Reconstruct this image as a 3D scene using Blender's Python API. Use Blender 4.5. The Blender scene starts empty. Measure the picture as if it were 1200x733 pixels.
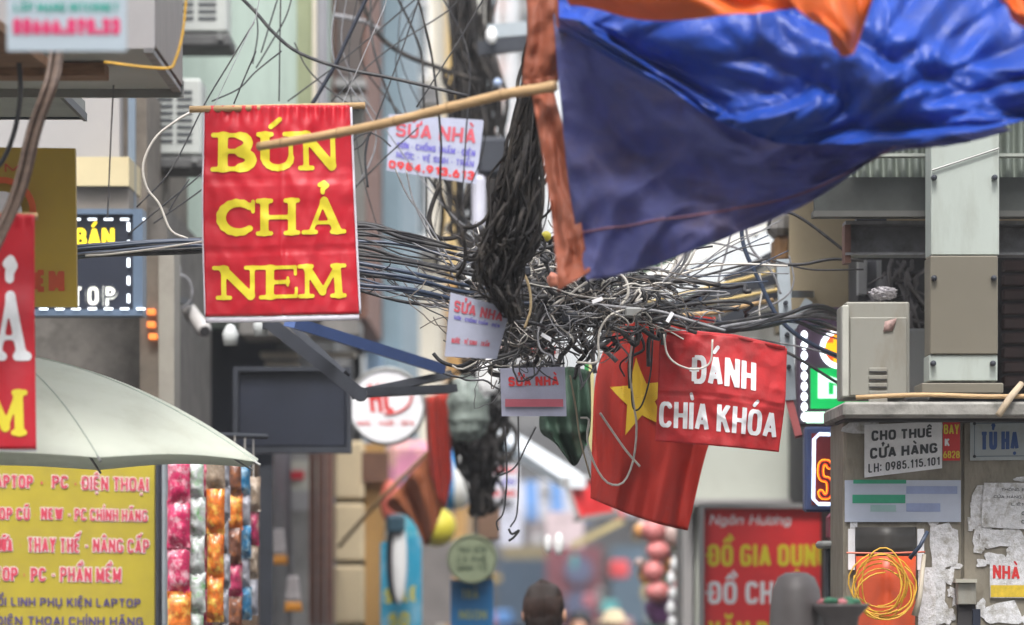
import bpy, math, random, unicodedata
import numpy as np
from mathutils import Vector, noise
R = math.radians
rnd = random.Random(7)
sc = bpy.context.scene
col = sc.collection

# ------------------------------------------------------------------ camera, sky, sun, exposure
EYE = 1.65
K = 0.0002                                   # metres per photo pixel per metre of distance
cd = bpy.data.cameras.new('camera'); cam = bpy.data.objects.new('camera', cd); col.objects.link(cam); sc.camera = cam
cam.location = (0, 0, EYE); cam.rotation_euler = (R(90), 0, 0)
cd.lens = 150; cd.sensor_width = 36; cd.shift_y = 293.5/1200; cd.clip_start = .1; cd.clip_end = 3000
cd.dof.use_dof = True; cd.dof.focus_distance = 16.2; cd.dof.aperture_fstop = 1.9; cd.dof.aperture_blades = 9
w = bpy.data.worlds.new('World'); sc.world = w; w.use_nodes = True
nt = w.node_tree; bg = nt.nodes['Background']
sky = nt.nodes.new('ShaderNodeTexSky'); sky.sky_type = 'NISHITA'; sky.sun_disc = False
SUN_EL, SUN_AZ = 58, 183
sky.sun_elevation = R(SUN_EL); sky.sun_rotation = R(SUN_AZ); sky.air_density = 1; sky.dust_density = 4; sky.ozone_density = 1
hs = nt.nodes.new('ShaderNodeHueSaturation'); hs.inputs['Saturation'].default_value = .22; hs.inputs['Value'].default_value = 1.25
nt.links.new(sky.outputs[0], hs.inputs['Color']); nt.links.new(hs.outputs[0], bg.inputs[0])
bg.inputs[1].default_value = .15
sl = bpy.data.lights.new('sun', 'SUN'); sl.energy = 1.1; sl.angle = R(14); sl.color = (1, .96, .9)
so = bpy.data.objects.new('sun', sl); col.objects.link(so)
# sky sun_rotation is measured clockwise from +Y
dirv = Vector((math.sin(R(SUN_AZ))*math.cos(R(SUN_EL)), math.cos(R(SUN_AZ))*math.cos(R(SUN_EL)), math.sin(R(SUN_EL))))
so.rotation_euler = dirv.to_track_quat('Z', 'Y').to_euler(); so.location = (0, 0, 30)
sc.view_settings.view_transform = 'Standard'; sc.view_settings.look = 'None'; sc.view_settings.exposure = 1.2; sc.view_settings.gamma = 1

# ------------------------------------------------------------------ helpers
def P(px, py, D): return Vector(((px-600)*K*D, D, EYE+(660-py)*K*D))

ORD = 'first second third fourth fifth sixth seventh eighth ninth tenth eleventh twelfth thirteenth fourteenth fifteenth sixteenth seventeenth eighteenth nineteenth twentieth twenty-first twenty-second twenty-third twenty-fourth twenty-fifth'.split()
MATS = {}
def mat(name, rgb, rough=.7, var=.18, scale=6, metal=0, bump=0, bscale=None, spec=None, dirt=None, dscale=3, damt=.5,
        trans=0, sub=0, emit=0, coat=0, stretch=None, weave=0):
    if name in MATS: return MATS[name]
    m = bpy.data.materials.new(name); m.use_nodes = True; n = m.node_tree.nodes; l = m.node_tree.links
    b = n['Principled BSDF']; b.inputs['Roughness'].default_value = rough; b.inputs['Metallic'].default_value = metal
    if spec is not None: b.inputs['Specular IOR Level'].default_value = spec
    tc = n.new('ShaderNodeTexCoord'); src = tc.outputs['Object']
    if stretch:
        mp = n.new('ShaderNodeMapping'); mp.inputs['Scale'].default_value = stretch; l.new(src, mp.inputs[0]); src = mp.outputs[0]
    no = n.new('ShaderNodeTexNoise'); no.inputs['Scale'].default_value = scale; no.inputs['Detail'].default_value = 5; no.inputs['Roughness'].default_value = .62
    l.new(src, no.inputs['Vector'])
    mr = n.new('ShaderNodeMapRange'); mr.inputs[1].default_value = .3; mr.inputs[2].default_value = .7
    mr.inputs[3].default_value = 1-var; mr.inputs[4].default_value = 1+var
    l.new(no.outputs[0], mr.inputs[0])
    vm = n.new('ShaderNodeVectorMath'); vm.operation = 'SCALE'; vm.inputs[0].default_value = rgb; l.new(mr.outputs[0], vm.inputs['Scale'])
    c = vm.outputs[0]
    if dirt:
        n2 = n.new('ShaderNodeTexNoise'); n2.inputs['Scale'].default_value = dscale; n2.inputs['Detail'].default_value = 7; n2.inputs['Roughness'].default_value = .7
        l.new(src, n2.inputs['Vector'])
        r2 = n.new('ShaderNodeMapRange'); r2.inputs[1].default_value = .48; r2.inputs[2].default_value = .66; r2.inputs[3].default_value = 0; r2.inputs[4].default_value = damt
        l.new(n2.outputs[0], r2.inputs[0])
        mx = n.new('ShaderNodeMix'); mx.data_type = 'RGBA'; l.new(r2.outputs[0], mx.inputs[0]); l.new(c, mx.inputs[6]); mx.inputs[7].default_value = (*dirt, 1)
        c = mx.outputs[2]
    if emit:
        l.new(c, b.inputs['Emission Color']); b.inputs['Emission Strength'].default_value = emit
    l.new(c, b.inputs['Base Color'])
    if coat: b.inputs['Coat Weight'].default_value = coat
    if bump:
        bp = n.new('ShaderNodeBump'); bp.inputs['Strength'].default_value = bump; bp.inputs['Distance'].default_value = .01
        n3 = n.new('ShaderNodeTexNoise'); n3.inputs['Scale'].default_value = bscale or scale*4; n3.inputs['Detail'].default_value = 4
        l.new(src, n3.inputs['Vector']); l.new(n3.outputs[0], bp.inputs['Height']); l.new(bp.outputs[0], b.inputs['Normal'])
    if trans:      # thin cloth or film that lets light through
        out = n['Material Output']; tr = n.new('ShaderNodeBsdfTranslucent'); l.new(c, tr.inputs['Color'])
        ms = n.new('ShaderNodeMixShader'); ms.inputs[0].default_value = trans
        l.new(b.outputs[0], ms.inputs[1]); l.new(tr.outputs[0], ms.inputs[2]); l.new(ms.outputs[0], out.inputs['Surface'])
    MATS[name] = m; return m

def mk(name, verts, faces, m, parent=None, smooth=False, base=None):
    """links verts (world coordinates) as one mesh object; children are measured from their thing's base"""
    vs = np.array(verts, dtype=float).reshape(-1, 3)
    if parent is not None: o0 = np.array(parent['_base'])
    elif base is not None: o0 = np.array(base)
    else: o0 = np.array([(vs[:, 0].min()+vs[:, 0].max())/2, (vs[:, 1].min()+vs[:, 1].max())/2, vs[:, 2].min()])
    me = bpy.data.meshes.new(name); me.from_pydata((vs-o0).tolist(), [], faces)
    if isinstance(m, (list, tuple)):
        for q in m: me.materials.append(q)
    else: me.materials.append(m)
    if smooth: me.polygons.foreach_set('use_smooth', [True]*len(me.polygons))
    me.update()
    o = bpy.data.objects.new(name, me); col.objects.link(o)
    o['_base'] = list(map(float, o0))
    if parent is not None: o.parent = parent
    else: o.location = o0
    return o
def tag(o, label=None, cat=None, group=None, kind=None):
    if label: o['label'] = label
    if cat: o['category'] = cat
    if group: o['group'] = group
    if kind: o['kind'] = kind
    return o
def thing(name, label, cat, base, group=None):
    o = bpy.data.objects.new(name, None); col.objects.link(o); o.location = base; o.empty_display_size = .1
    o['_base'] = list(map(float, base)); return tag(o, label, cat, group)

class MB:
    def __init__(s): s.v = []; s.f = []
    def add(s, v, f):
        k = len(s.v); s.v += [tuple(q) for q in v]; s.f += [tuple(i+k for i in q) for q in f]; return s
    def box(s, x0, x1, y0, y1, z0, z1, ch=0):
        if ch <= 0:
            v = [(x, y, z) for z in (z0, z1) for y in (y0, y1) for x in (x0, x1)]
            return s.add(v, [(0, 2, 3, 1), (4, 5, 7, 6), (0, 1, 5, 4), (2, 6, 7, 3), (0, 4, 6, 2), (1, 3, 7, 5)])
        prof = [(x0+ch, z0), (x1-ch, z0), (x1, z0+ch), (x1, z1-ch), (x1-ch, z1), (x0+ch, z1), (x0, z1-ch), (x0, z0+ch)]
        inn = [(min(max(x, x0+ch), x1-ch), min(max(z, z0+ch), z1-ch)) for x, z in prof]
        v = [(x, y0, z) for x, z in inn]+[(x, y0+ch, z) for x, z in prof]+[(x, y1, z) for x, z in prof]
        f = [tuple(range(8)), tuple(range(23, 15, -1))]
        for i in range(8):
            j = (i+1) % 8; f += [(i+8, j+8, j, i), (i+16, j+16, j+8, i+8)]
        return s.add(v, f)
    def pbox(s, px0, py0, px1, py1, D, dep, ch=0):      # box whose front face spans these photo pixels at distance D
        a = P(px0, py1, D); b = P(px1, py0, D); return s.box(a.x, b.x, D, D+dep, a.z, b.z, ch)
    def tube(s, pts, r, n=6, caps=True):
        pts = [Vector(p) for p in pts]; rs = r if isinstance(r, (list, tuple)) else [r]*len(pts)
        k0 = len(s.v); t0 = (pts[1]-pts[0]).normalized(); up = Vector((0, 0, 1)) if abs(t0.z) < .9 else Vector((1, 0, 0))
        nx = t0.cross(up).normalized()
        for i, p in enumerate(pts):
            t = (pts[min(i+1, len(pts)-1)]-pts[max(i-1, 0)])
            if t.length < 1e-9: t = t0
            t = t.normalized(); nx = (nx-t*nx.dot(t))
            if nx.length < 1e-6: nx = t.orthogonal()
            nx.normalize(); ny = t.cross(nx)
            for k in range(n):
                a = 2*math.pi*k/n; s.v.append(tuple(p+(nx*math.cos(a)+ny*math.sin(a))*rs[i]))
        for i in range(len(pts)-1):
            for k in range(n):
                a = k0+i*n+k; b = k0+i*n+(k+1) % n; s.f.append((a, b, b+n, a+n))
        if caps: s.f.append(tuple(k0+k for k in range(n-1, -1, -1))); s.f.append(tuple(k0+(len(pts)-1)*n+k for k in range(n)))
        return s
    def bar(s, a, b, wd, dp):       # rectangular bar a->b, wd across the view, dp along y
        a = Vector(a); b = Vector(b); t = (b-a).normalized(); yv = Vector((0, 1, 0))
        if abs(t.y) > .95: yv = Vector((0, 0, 1))
        n1 = t.cross(yv).normalized(); n2 = t.cross(n1).normalized()
        v = [p+n1*sx*wd/2+n2*sy*dp/2 for p in (a, b) for sx, sy in ((-1, -1), (1, -1), (1, 1), (-1, 1))]
        return s.add(v, [(0, 1, 2, 3), (7, 6, 5, 4), (0, 4, 5, 1), (1, 5, 6, 2), (2, 6, 7, 3), (3, 7, 4, 0)])
    def lathe(s, c, prof, n=24, axis='z', a0=0, a1=360):   # prof: (radius, along)
        k0 = len(s.v); full = abs(a1-a0) >= 360; m = n if full else n+1
        for r, h in prof:
            for k in range(m):
                a = R(a0+(a1-a0)*k/n); u, v = r*math.cos(a), r*math.sin(a)
                s.v.append((c[0]+u, c[1]+v, c[2]+h) if axis == 'z' else (c[0]+u, c[1]+h, c[2]+v) if axis == 'y' else (c[0]+h, c[1]+u, c[2]+v))
        for i in range(len(prof)-1):
            for k in range(n):
                a = k0+i*m+k; b = k0+i*m+(k+1) % m; s.f.append((a, b, b+m, a+m))
        return s
    def disc(s, c, r, axis='y', n=32):
        k0 = len(s.v)
        for k in range(n):
            a = 2*math.pi*k/n; u, v = r*math.cos(a), r*math.sin(a)
            s.v.append((c[0]+u, c[1], c[2]+v) if axis == 'y' else (c[0]+u, c[1]+v, c[2]))
        s.f.append(tuple(range(k0, k0+n))); return s
    def ell(s, c, rx, ry, rz, n=16, m=10, fn=None):
        k0 = len(s.v)
        for i in range(m+1):
            th = math.pi*i/m
            for k in range(n):
                a = 2*math.pi*k/n; q = Vector((math.sin(th)*math.cos(a), math.sin(th)*math.sin(a), math.cos(th)))
                g = fn(q) if fn else 1
                s.v.append((c[0]+q.x*rx*g, c[1]+q.y*ry*g, c[2]+q.z*rz*g))
        for i in range(m):
            for k in range(n):
                a = k0+i*n+k; b = k0+i*n+(k+1) % n; s.f.append((a, a+n, b+n, b))
        return s
    def build(s, name, m, parent=None, smooth=False, base=None): return mk(name, s.v, s.f, m, parent, smooth, base)

def cr(pts, u):     # Catmull-Rom through a list of tuples, u in 0..1
    n = len(pts)-1; x = min(max(u, 0), 1)*n; i = min(int(x), n-1); t = x-i
    p = [np.array(pts[max(0, min(n, i+k))], dtype=float) for k in (-1, 0, 1, 2)]
    if i == 0: p[0] = 2*p[1]-p[2]
    if i == n-1: p[3] = 2*p[2]-p[1]
    return .5*((2*p[1])+(p[2]-p[0])*t+(2*p[0]-5*p[1]+4*p[2]-p[3])*t*t+(3*p[1]-p[0]-3*p[2]+p[3])*t**3)
def lin(pts, u):
    n = len(pts)-1; x = min(max(u, 0), 1)*n; i = min(int(x), n-1); t = x-i
    return np.array(pts[i], dtype=float)*(1-t)+np.array(pts[i+1], dtype=float)*t
def smoothpath(pts, n=24, f=cr): return [Vector(P(*f(pts, i/n))) for i in range(n+1)]

def loft_map(rows, fold=None, colf=cr):
    """rows of (px,py,D), first row is the top; returns S(u,v,off), v=1 at the top"""
    def S(u, v, off=0.0):
        cols = [cr(r, u) if len(r) > 2 else lin(r, u) for r in rows]
        q = colf(cols, 1-v) if len(cols) > 2 else lin(cols, 1-v)
        D = q[2]+(fold(u, v) if fold else 0)-off
        return P(q[0], q[1], q[2])+Vector((0, D-q[2], 0))
    return S
def sheet(name, S, nu, nv, m, parent=None, t=.004, smooth=True):
    b = MB(); V = []
    for off in (0, -t):
        for j in range(nv+1):
            for i in range(nu+1): V.append(S(i/nu, j/nv, off))
    n1 = (nu+1)*(nv+1); F = []
    for j in range(nv):
        for i in range(nu):
            a = j*(nu+1)+i; F.append((a, a+1, a+nu+2, a+nu+1)); F.append((n1+a, n1+a+nu+1, n1+a+nu+2, n1+a+1))
    for i in range(nu): a = i; F.append((a, n1+a, n1+a+1, a+1)); a = nv*(nu+1)+i; F.append((a, a+1, n1+a+1, n1+a))
    for j in range(nv): a = j*(nu+1); c = a+nu+1; F.append((a, c, n1+c, n1+a)); a += nu; c += nu; F.append((a, n1+a, n1+c, c))
    b.add(V, F); return b.build(name, m, parent, smooth)

def pn(x, y=0, z=0): return noise.noise(Vector((x, y, z)))
def rid(x, y, z=0): return 1-abs(pn(x, y, z))*2.2
def nz(*a):    # cheap smooth noise from sines
    x = 0
    for i, q in enumerate(a): x += math.sin(q*1.7+i*2.1+1.3*math.sin(q*.9+i)+.5)
    return x/len(a)

# ------------------------------------------------------------------ lettering: strokes joined by a distance field
def arc(cx, cy, rx, ry, a0, a1, n=10):
    p = [(cx+rx*math.cos(R(a0+(a1-a0)*k/n)), cy+ry*math.sin(R(a0+(a1-a0)*k/n))) for k in range(n+1)]
    return [('C', *p[k], *p[k+1]) for k in range(n)]
def L(*a):
    return [('L', a[i], a[i+1], a[i+2], a[i+3]) for i in range(0, len(a)-2, 2)]
def se(cx, cy, rx, ry, a0, a1, n=14, e=.62):      # squarish arc
    def pt(a): c, s_ = math.cos(a), math.sin(a); return (cx+rx*math.copysign(abs(c)**e, c), cy+ry*math.copysign(abs(s_)**e, s_))
    p = [pt(R(a0+(a1-a0)*k/n)) for k in range(n+1)]
    return [('C', *p[k], *p[k+1]) for k in range(n)]
G = {
 'A': (.68, L(0, -.05, .5, 1.05, 1, -.05)+L(.2, .25, .8, .25)), 'B': (.62, L(0, 0, 0, 1)+L(0, 1, .5, 1)+L(0, .52, .5, .52)+L(0, 0, .5, 0)+arc(.5, .76, .42, .24, 90, -90)+arc(.5, .26, .5, .26, 90, -90)),
 'C': (.62, se(.5, .5, .5, .5, 38, 322)), 'D': (.64, L(0, 0, 0, 1)+L(0, 1, .4, 1)+L(0, 0, .4, 0)+se(.4, .5, .6, .5, 90, -90)),
 'E': (.54, L(0, 0, 0, 1)+L(0, 1, 1, 1)+L(0, .5, .88, .5)+L(0, 0, 1, 0)), 'F': (.52, L(0, 0, 0, 1)+L(0, 1, 1, 1)+L(0, .5, .85, .5)),
 'G': (.64, se(.5, .5, .5, .5, 38, 340)+L(1, .05, 1, .48)+L(.55, .48, 1, .48)), 'H': (.64, L(0, -.1, 0, 1.1)+L(1, -.1, 1, 1.1)+L(0, .5, 1, .5)),
 'I': (.0, L(.5, -.1, .5, 1.1)), 'J': (.5, L(1, 1.1, 1, .3)+arc(.5, .3, .5, .3, 0, -180)), 'K': (.66, L(0, -.1, 0, 1.1)+L(.05, .38, .95, 1.1)+L(.35, .62, 1, -.1)),
 'L': (.52, L(0, 1.1, 0, 0)+L(0, 0, 1, 0)), 'M': (.82, L(0, -.1, 0, 1.1)+L(1, -.1, 1, 1.1)+L(0, 1.05, .5, .1, 1, 1.05)), 'N': (.66, L(0, -.1, 0, 1.1)+L(1, -.1, 1, 1.1)+L(0, 1.05, 1, -.05)),
 'O': (.66, se(.5, .5, .5, .5, 0, 360, 24)), 'P': (.6, L(0, -.1, 0, 1.1)+L(0, 1, .5, 1)+L(0, .44, .5, .44)+arc(.5, .72, .5, .28, 90, -90)),
 'Q': (.66, se(.5, .5, .5, .5, 0, 360, 24)+L(.6, .25, 1, 0)), 'R': (.64, L(0, -.1, 0, 1.1)+L(0, 1, .5, 1)+L(0, .48, .5, .48)+arc(.5, .74, .46, .26, 90, -90)+L(.45, .5, 1, -.1)),
 'S': (.58, se(.5, .755, .5, .245, 25, 270, 12, .75)+se(.5, .255, .5, .255, 90, -155, 12, .75)), 'T': (.6, L(.5, -.1, .5, 1)+L(-.1, 1, 1.1, 1)),
 'U': (.64, L(0, 1.1, 0, .32)+L(1, 1.1, 1, .32)+se(.5, .36, .5, .36, 180, 360)), 'V': (.66, L(0, 1.1, .5, -.05, 1, 1.1)), 'W': (.95, L(0, 1.1, .25, -.05, .5, 1.0, .75, -.05, 1, 1.1)),
 'X': (.64, L(0, -.1, 1, 1.1)+L(1, -.1, 0, 1.1)), 'Y': (.64, L(0, 1.1, .5, .42, 1, 1.1)+L(.5, .45, .5, -.1)), 'Z': (.6, L(0, 1, 1, 1)+L(1, 1, 0, 0)+L(0, 0, 1, 0)),
 '0': (.52, se(.5, .5, .5, .5, 0, 360, 24)), '1': (.3, L(.9, -.1, .9, 1.1)+L(0, .75, .9, 1)), '2': (.52, se(.5, .72, .5, .28, 165, -25, 10, .8)+L(.95, .6, 0, .04)+L(0, 0, 1, 0)),
 '3': (.52, se(.5, .75, .48, .25, 160, -90, 10, .8)+se(.5, .26, .5, .26, 90, -160, 10, .8)), '4': (.56, L(.75, -.1, .75, 1.1)+L(.75, 1, 0, .3)+L(0, .28, 1.05, .28)),
 '5': (.52, L(.1, 1, .95, 1)+L(.08, 1, .04, .55)+se(.48, .31, .52, .31, 130, -160, 12, .8)), '6': (.54, se(.5, .3, .5, .3, 0, 360, 18, .8)+L(0, .3, .3, .8)+L(.3, .8, .7, 1.0)),
 '7': (.5, L(0, 1, 1, 1)+L(1, 1, .35, -.1)), '8': (.54, se(.5, .75, .44, .25, 0, 360, 16, .85)+se(.5, .26, .5, .26, 0, 360, 16, .85)), '9': (.54, se(.5, .7, .5, .3, 0, 360, 18, .8)+L(1, .7, .7, .2)+L(.7, .2, .3, 0)),
 '.': (.0, [('D', .5, .0)]), ':': (.0, [('D', .5, .1), ('D', .5, .6)]), '-': (.3, L(0, .42, 1, .42)), ',': (.05, L(.5, .1, .2, -.15)), '@': (.8, se(.5, .45, .5, .5, 0, 320)+arc(.5, .45, .2, .22, 0, 360)),
 'a': (.46, se(.5, .33, .5, .33, 0, 360, 16)+L(1, 0, 1, .66)), 'g': (.46, se(.5, .33, .5, .33, 0, 360, 16)+L(1, .66, 1, -.15)+arc(.5, -.12, .5, .15, 0, -150)),
 'n': (.44, L(0, -.1, 0, .66)+se(.5, .36, .5, .3, 180, 0)+L(1, .36, 1, -.1)), 'u': (.44, L(1, -.1, 1, .7)+se(.5, .3, .5, .3, 180, 360)+L(0, .3, 0, .7)), 'o': (.46, se(.5, .33, .5, .33, 0, 360, 16)),
 '$': (.66, se(.5, .5, .5, .5, 0, 360, 24)),
}
SERIF = {   # soft slab letters: (width, strokes with weights, serif points)
 'B': (.78, [('W', .2, .1, .2, .9, .12), ('W', .2, .93, .5, .93, .055), ('W', .2, .52, .5, .52, .06), ('W', .2, .07, .5, .07, .06)]+[('W', *a[1:], .1) for a in arc(.5, .73, .2, .19, 80, -80, 6)]+[('W', *a[1:], .12) for a in arc(.5, .29, .26, .2, 80, -80, 6)], [(.14, .06), (.14, .94)]),
 'U': (.86, [('W', .22, .9, .22, .35, .12), ('W', .76, .9, .76, .3, .06)]+[('W', *a[1:], .08) for a in arc(.49, .32, .27, .24, 180, 360, 8)], [(.22, .94), (.76, .94)]),
 'N': (.92, [('W', .2, .08, .2, .9, .075), ('W', .2, .9, .76, .1, .12), ('W', .8, .92, .8, .12, .07)], [(.2, .06), (.14, .94), (.8, .94)]),
 'C': (.8, [('W', *a[1:], .12-.03*abs(k-5)/5) for k, a in enumerate(arc(.5, .5, .34, .4, 48, 312, 11))]+[('W', .8, .93, .8, .66, .05)], []),
 'H': (.95, [('W', .2, .1, .2, .9, .11), ('W', .77, .1, .77, .9, .11), ('W', .2, .5, .77, .5, .06)], [(.2, .06), (.2, .94), (.77, .06), (.77, .94)]),
 'A': (.94, [('W', .2, .08, .47, .9, .06), ('W', .76, .1, .5, .9, .12), ('W', .28, .32, .7, .32, .05)], [(.17, .06), (.78, .06)]),
 'E': (.78, [('W', .22, .1, .22, .9, .12), ('W', .22, .93, .74, .93, .055), ('W', .22, .5, .6, .5, .06), ('W', .22, .07, .76, .07, .055), ('W', .76, .93, .76, .72, .045), ('W', .78, .07, .78, .3, .045), ('W', .6, .62, .6, .4, .04)], [(.16, .06), (.16, .94)]),
 'M': (1.12, [('W', .2, .08, .2, .9, .065), ('W', .2, .9, .52, .18, .11), ('W', .52, .18, .82, .9, .065), ('W', .86, .08, .84, .9, .11)], [(.18, .06), (.17, .94), (.85, .06), (.87, .94)]),
}
ACC = {'\u0301': [(.35, 1.14, .65, 1.32)], '\u0300': [(.35, 1.32, .65, 1.14)], '\u0302': [(.2, 1.12, .5, 1.28), (.5, 1.28, .8, 1.12)],
       '\u0303': [(.2, 1.16, .4, 1.26), (.4, 1.26, .6, 1.16), (.6, 1.16, .8, 1.26)], '\u0323': [(.5, -.22, .5, -.2)], '\u031b': [(.95, .95, 1.25, 1.0), (1.25, 1.0, 1.25, 1.2)],
       '\u0309': [(.4, 1.34, .55, 1.4), (.55, 1.4, .66, 1.32), (.66, 1.32, .5, 1.22), (.5, 1.22, .5, 1.14)], '\u0306': [(.2, 1.3, .35, 1.16), (.35, 1.16, .65, 1.16), (.65, 1.16, .8, 1.3)]}
def gsdf(base, marks, c, t, X, Y, serif):
    d = np.full(X.shape, 9.)
    def cap(x0, y0, x1, y1, r):
        dx, dy = x1-x0, y1-y0; q = dx*dx+dy*dy+1e-12; h = np.clip(((X-x0)*dx+(Y-y0)*dy)/q, 0, 1)
        return np.hypot(X-x0-h*dx, Y-y0-h*dy)-r
    def bx(x0, y0, x1, y1, r):
        dx, dy = x1-x0, y1-y0; ln = math.hypot(dx, dy)+1e-9; ux, uy = dx/ln, dy/ln; mx, my = (x0+x1)/2, (y0+y1)/2
        a = np.abs((X-mx)*ux+(Y-my)*uy)-ln/2; b = np.abs(-(X-mx)*uy+(Y-my)*ux)-r
        return np.maximum(a, b)
    if serif and base in SERIF:
        wd, st, sp = SERIF[base]; W = wd*c
        for _, x0, y0, x1, y1, r in st:
            q = cap(x0*W/wd*1.0, y0, x1*W/wd, y1, r*min(1, c*1.0)); k = .05; h = np.clip(.5+.5*(d-q)/k, 0, 1); d = d*(1-h)+q*h-k*h*(1-h)
        for x, y in sp:
            q = cap((x-.13)*c, y, (x+.13)*c, y, .062); k = .05; h = np.clip(.5+.5*(d-q)/k, 0, 1); d = d*(1-h)+q*h-k*h*(1-h)
        W = wd*c; aw = .62*c; ax = W/2-aw/2; ra = .065
        if base == 'A': W = .94*c
    else:
        wd, st = G[base]; W = wd*c+t; sx = W-t; th = t*.9
        for s in st:
            if s[0] == 'D': q = np.maximum(np.abs(X-W/2)-t*.55, np.abs(Y-s[2]-t*.55)-t*.55)
            else:
                x0, y0, x1, y1 = t/2+s[1]*sx, th/2+s[2]*(1-th), t/2+s[3]*sx, th/2+s[4]*(1-th)
                r = t/2 if abs(x1-x0) < 3*abs(y1-y0) else th/2
                q = cap(x0, y0, x1, y1, r) if s[0] == 'C' else bx(x0, y0, x1, y1, r)
                if s[0] == 'L' and not (x0 < -.02): pass
            d = np.minimum(d, q)
        lo = -.35 if base in 'g,' else 0
        d = np.maximum(d, np.maximum(Y-1, lo-Y)); d = np.maximum(d, np.maximum(-X, X-W))
        aw = min(W*.9, .55*max(c, .5)+.1); ax = W/2-aw/2; ra = t*.36
    if 'bar' in marks: d = np.minimum(d, bx(-.12*c-.02, .5, W*.5, .5, t*.4))
    top = -.3 if base.islower() else 0
    two = '\u0302' in marks or '\u0306' in marks
    for k in marks:
        if k == 'bar': continue
        for x0, y0, x1, y1 in ACC[k]:
            ox, oy = ax, (top if k != '\u0323' else 0)
            if two and k in '\u0301\u0300\u0309': ox += aw*.45; oy += .1
            if k == '\u031b': q = cap(W*x0-.04, y0+top, W+(x1-1)*.5, y1+top, ra)
            else: q = cap(ox+x0*aw, oy+y0, ox+x1*aw, oy+y1, ra*(1.25 if k == '\u0323' else 1))
            d = np.minimum(d, q)
    return d, W
GC = {}
def glyph(ch, c, t, res, serif, grow, run):
    key = (ch, round(c, 2), round(t, 3), res, serif, grow, run)
    if key in GC: return GC[key]
    marks = []
    if ch in 'Đ': marks.append('bar'); base = 'D'
    else:
        dec = unicodedata.normalize('NFD', ch); base = dec[0]; marks += list(dec[1:])
    if base not in G and not (serif and base in SERIF): base = base.upper()
    W0 = (SERIF[base][0]*c if serif and base in SERIF else G[base][0]*c+t)
    m = .1+grow; x0, x1, y0, y1 = -m-.12*c, W0+m+.2, -.42 if marks or base in 'g,' else -m, (1.6 if marks else 1+m)
    h = 1/res; nx, ny = int((x1-x0)/h)+1, int((y1-y0)/h)+1
    X, Y = np.meshgrid(x0+h*np.arange(nx+1), y0+h*np.arange(ny+1))
    d, W = gsdf(base, marks, c, t, X, Y, serif); d = d-grow; ins = d < 0
    V, F, idx = [], [], {}
    def vid(p):
        q = (round(p[0], 5), round(p[1], 5))
        if q not in idx: idx[q] = len(V); V.append(q)
        return idx[q]
    for j in range(ny):
        i = 0
        while i < nx:
            c4 = ((i, j), (i+1, j), (i+1, j+1), (i, j+1)); s = [ins[b, a] for a, b in c4]
            if all(s):
                k = i
                while k+1 < nx and k+1-i < run and ins[j, k+2] and ins[j+1, k+2]: k += 1
                F.append(tuple(vid((x0+h*a, y0+h*b)) for a, b in ((i, j), (k+1, j), (k+1, j+1), (i, j+1)))); i = k+1; continue
            if any(s):
                poly = []
                for q in range(4):
                    a, b = c4[q], c4[(q+1) % 4]; da, db = d[a[1], a[0]], d[b[1], b[0]]
                    if da < 0: poly.append((x0+h*a[0], y0+h*a[1]))
                    if (da < 0) != (db < 0):
                        f = da/(da-db); poly.append((x0+h*(a[0]+f*(b[0]-a[0])), y0+h*(a[1]+f*(b[1]-a[1]))))
                ids = []
                for p in poly:
                    v = vid(p)
                    if v not in ids: ids.append(v)
                if len(ids) > 2: F.append(tuple(ids))
            i += 1
    GC[key] = (V, F, W); return GC[key]
def text(S, s, box, m, parent, t=.2, off=.003, serif=False, grow=0, res=26, gap=.13, run=4, slant=0, label=None, name='lettering', cmax=2.5):
    """box = (u0, v0, u1, v1) of the capital letters on the surface S"""
    u0, v0, u1, v1 = box
    bw = (S((u0+u1)/2+.05, .5)-S((u0+u1)/2-.05, .5)).length*10*(u1-u0); bh = (S(.5, (v0+v1)/2+.05)-S(.5, (v0+v1)/2-.05)).length*10*(v1-v0)
    asp = bw/bh; wsum = 0; fix = 0
    for ch in s:
        if ch == ' ': wsum += .32
        else:
            b = 'D' if ch == 'Đ' else unicodedata.normalize('NFD', ch)[0]
            if b not in G: b = b.upper()
            if serif: wsum += SERIF[b][0]
            else: wsum += G[b][0]; fix += t
    wsum += gap*(len(s)-1)
    c = max(.15, min(cmax, (asp-fix)/wsum)); tot = wsum*c+fix; sc_ = asp/tot
    V, F = [], []; x = 0; big = bh/(K*S(.5, .5).y) >= 8.5 and name == 'lettering'; o = None
    for ch in s:
        if ch == ' ': x += (.32+gap)*c; continue
        gv, gf, W = glyph(ch, c, t, res, serif, grow, run)
        k = len(V)
        for a, b in gv: V.append(S(u0+(u1-u0)*(x+a+slant*b)*sc_/asp, v0+(v1-v0)*b, off))
        F += [tuple(i+k for i in f) for f in gf]; x += W+gap*c
        if big: o = mk('letter', V, F, m, parent); V, F = [], []
    if not big: o = mk(name, V, F, m, parent)
    if label: o['label'] = label
    return o

def sign(name, label, cat, cs, m, texts=(), t=.02, frame=None, fw=.012, panel='panel', base=None, back=None):
    """flat board; cs = four corners TL,TR,BR,BL as (px,py,D)"""
    S = loft_map([[cs[0], cs[1]], [cs[3], cs[2]]])
    cen = S(.5, 0); root = thing(name, label, cat, (cen.x, cen.y, cen.z))
    sheet(panel, S, 1, 1, m, root, t, False)
    if frame:
        c = [S(0, 0, .004), S(1, 0, .004), S(1, 1, .004), S(0, 1, .004)]; b = MB()
        for i in range(4): b.bar(c[i]+(c[i]-c[(i+1) % 4]).normalized()*fw*.5, c[(i+1) % 4]+(c[(i+1) % 4]-c[i]).normalized()*(-fw*.5), fw, t+.02)
        b.build('frame', frame, root)
    for q in texts:
        text(S, q[0], q[1], q[2], root, **(q[3] if len(q) > 3 else {}))
    return root, S

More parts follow.
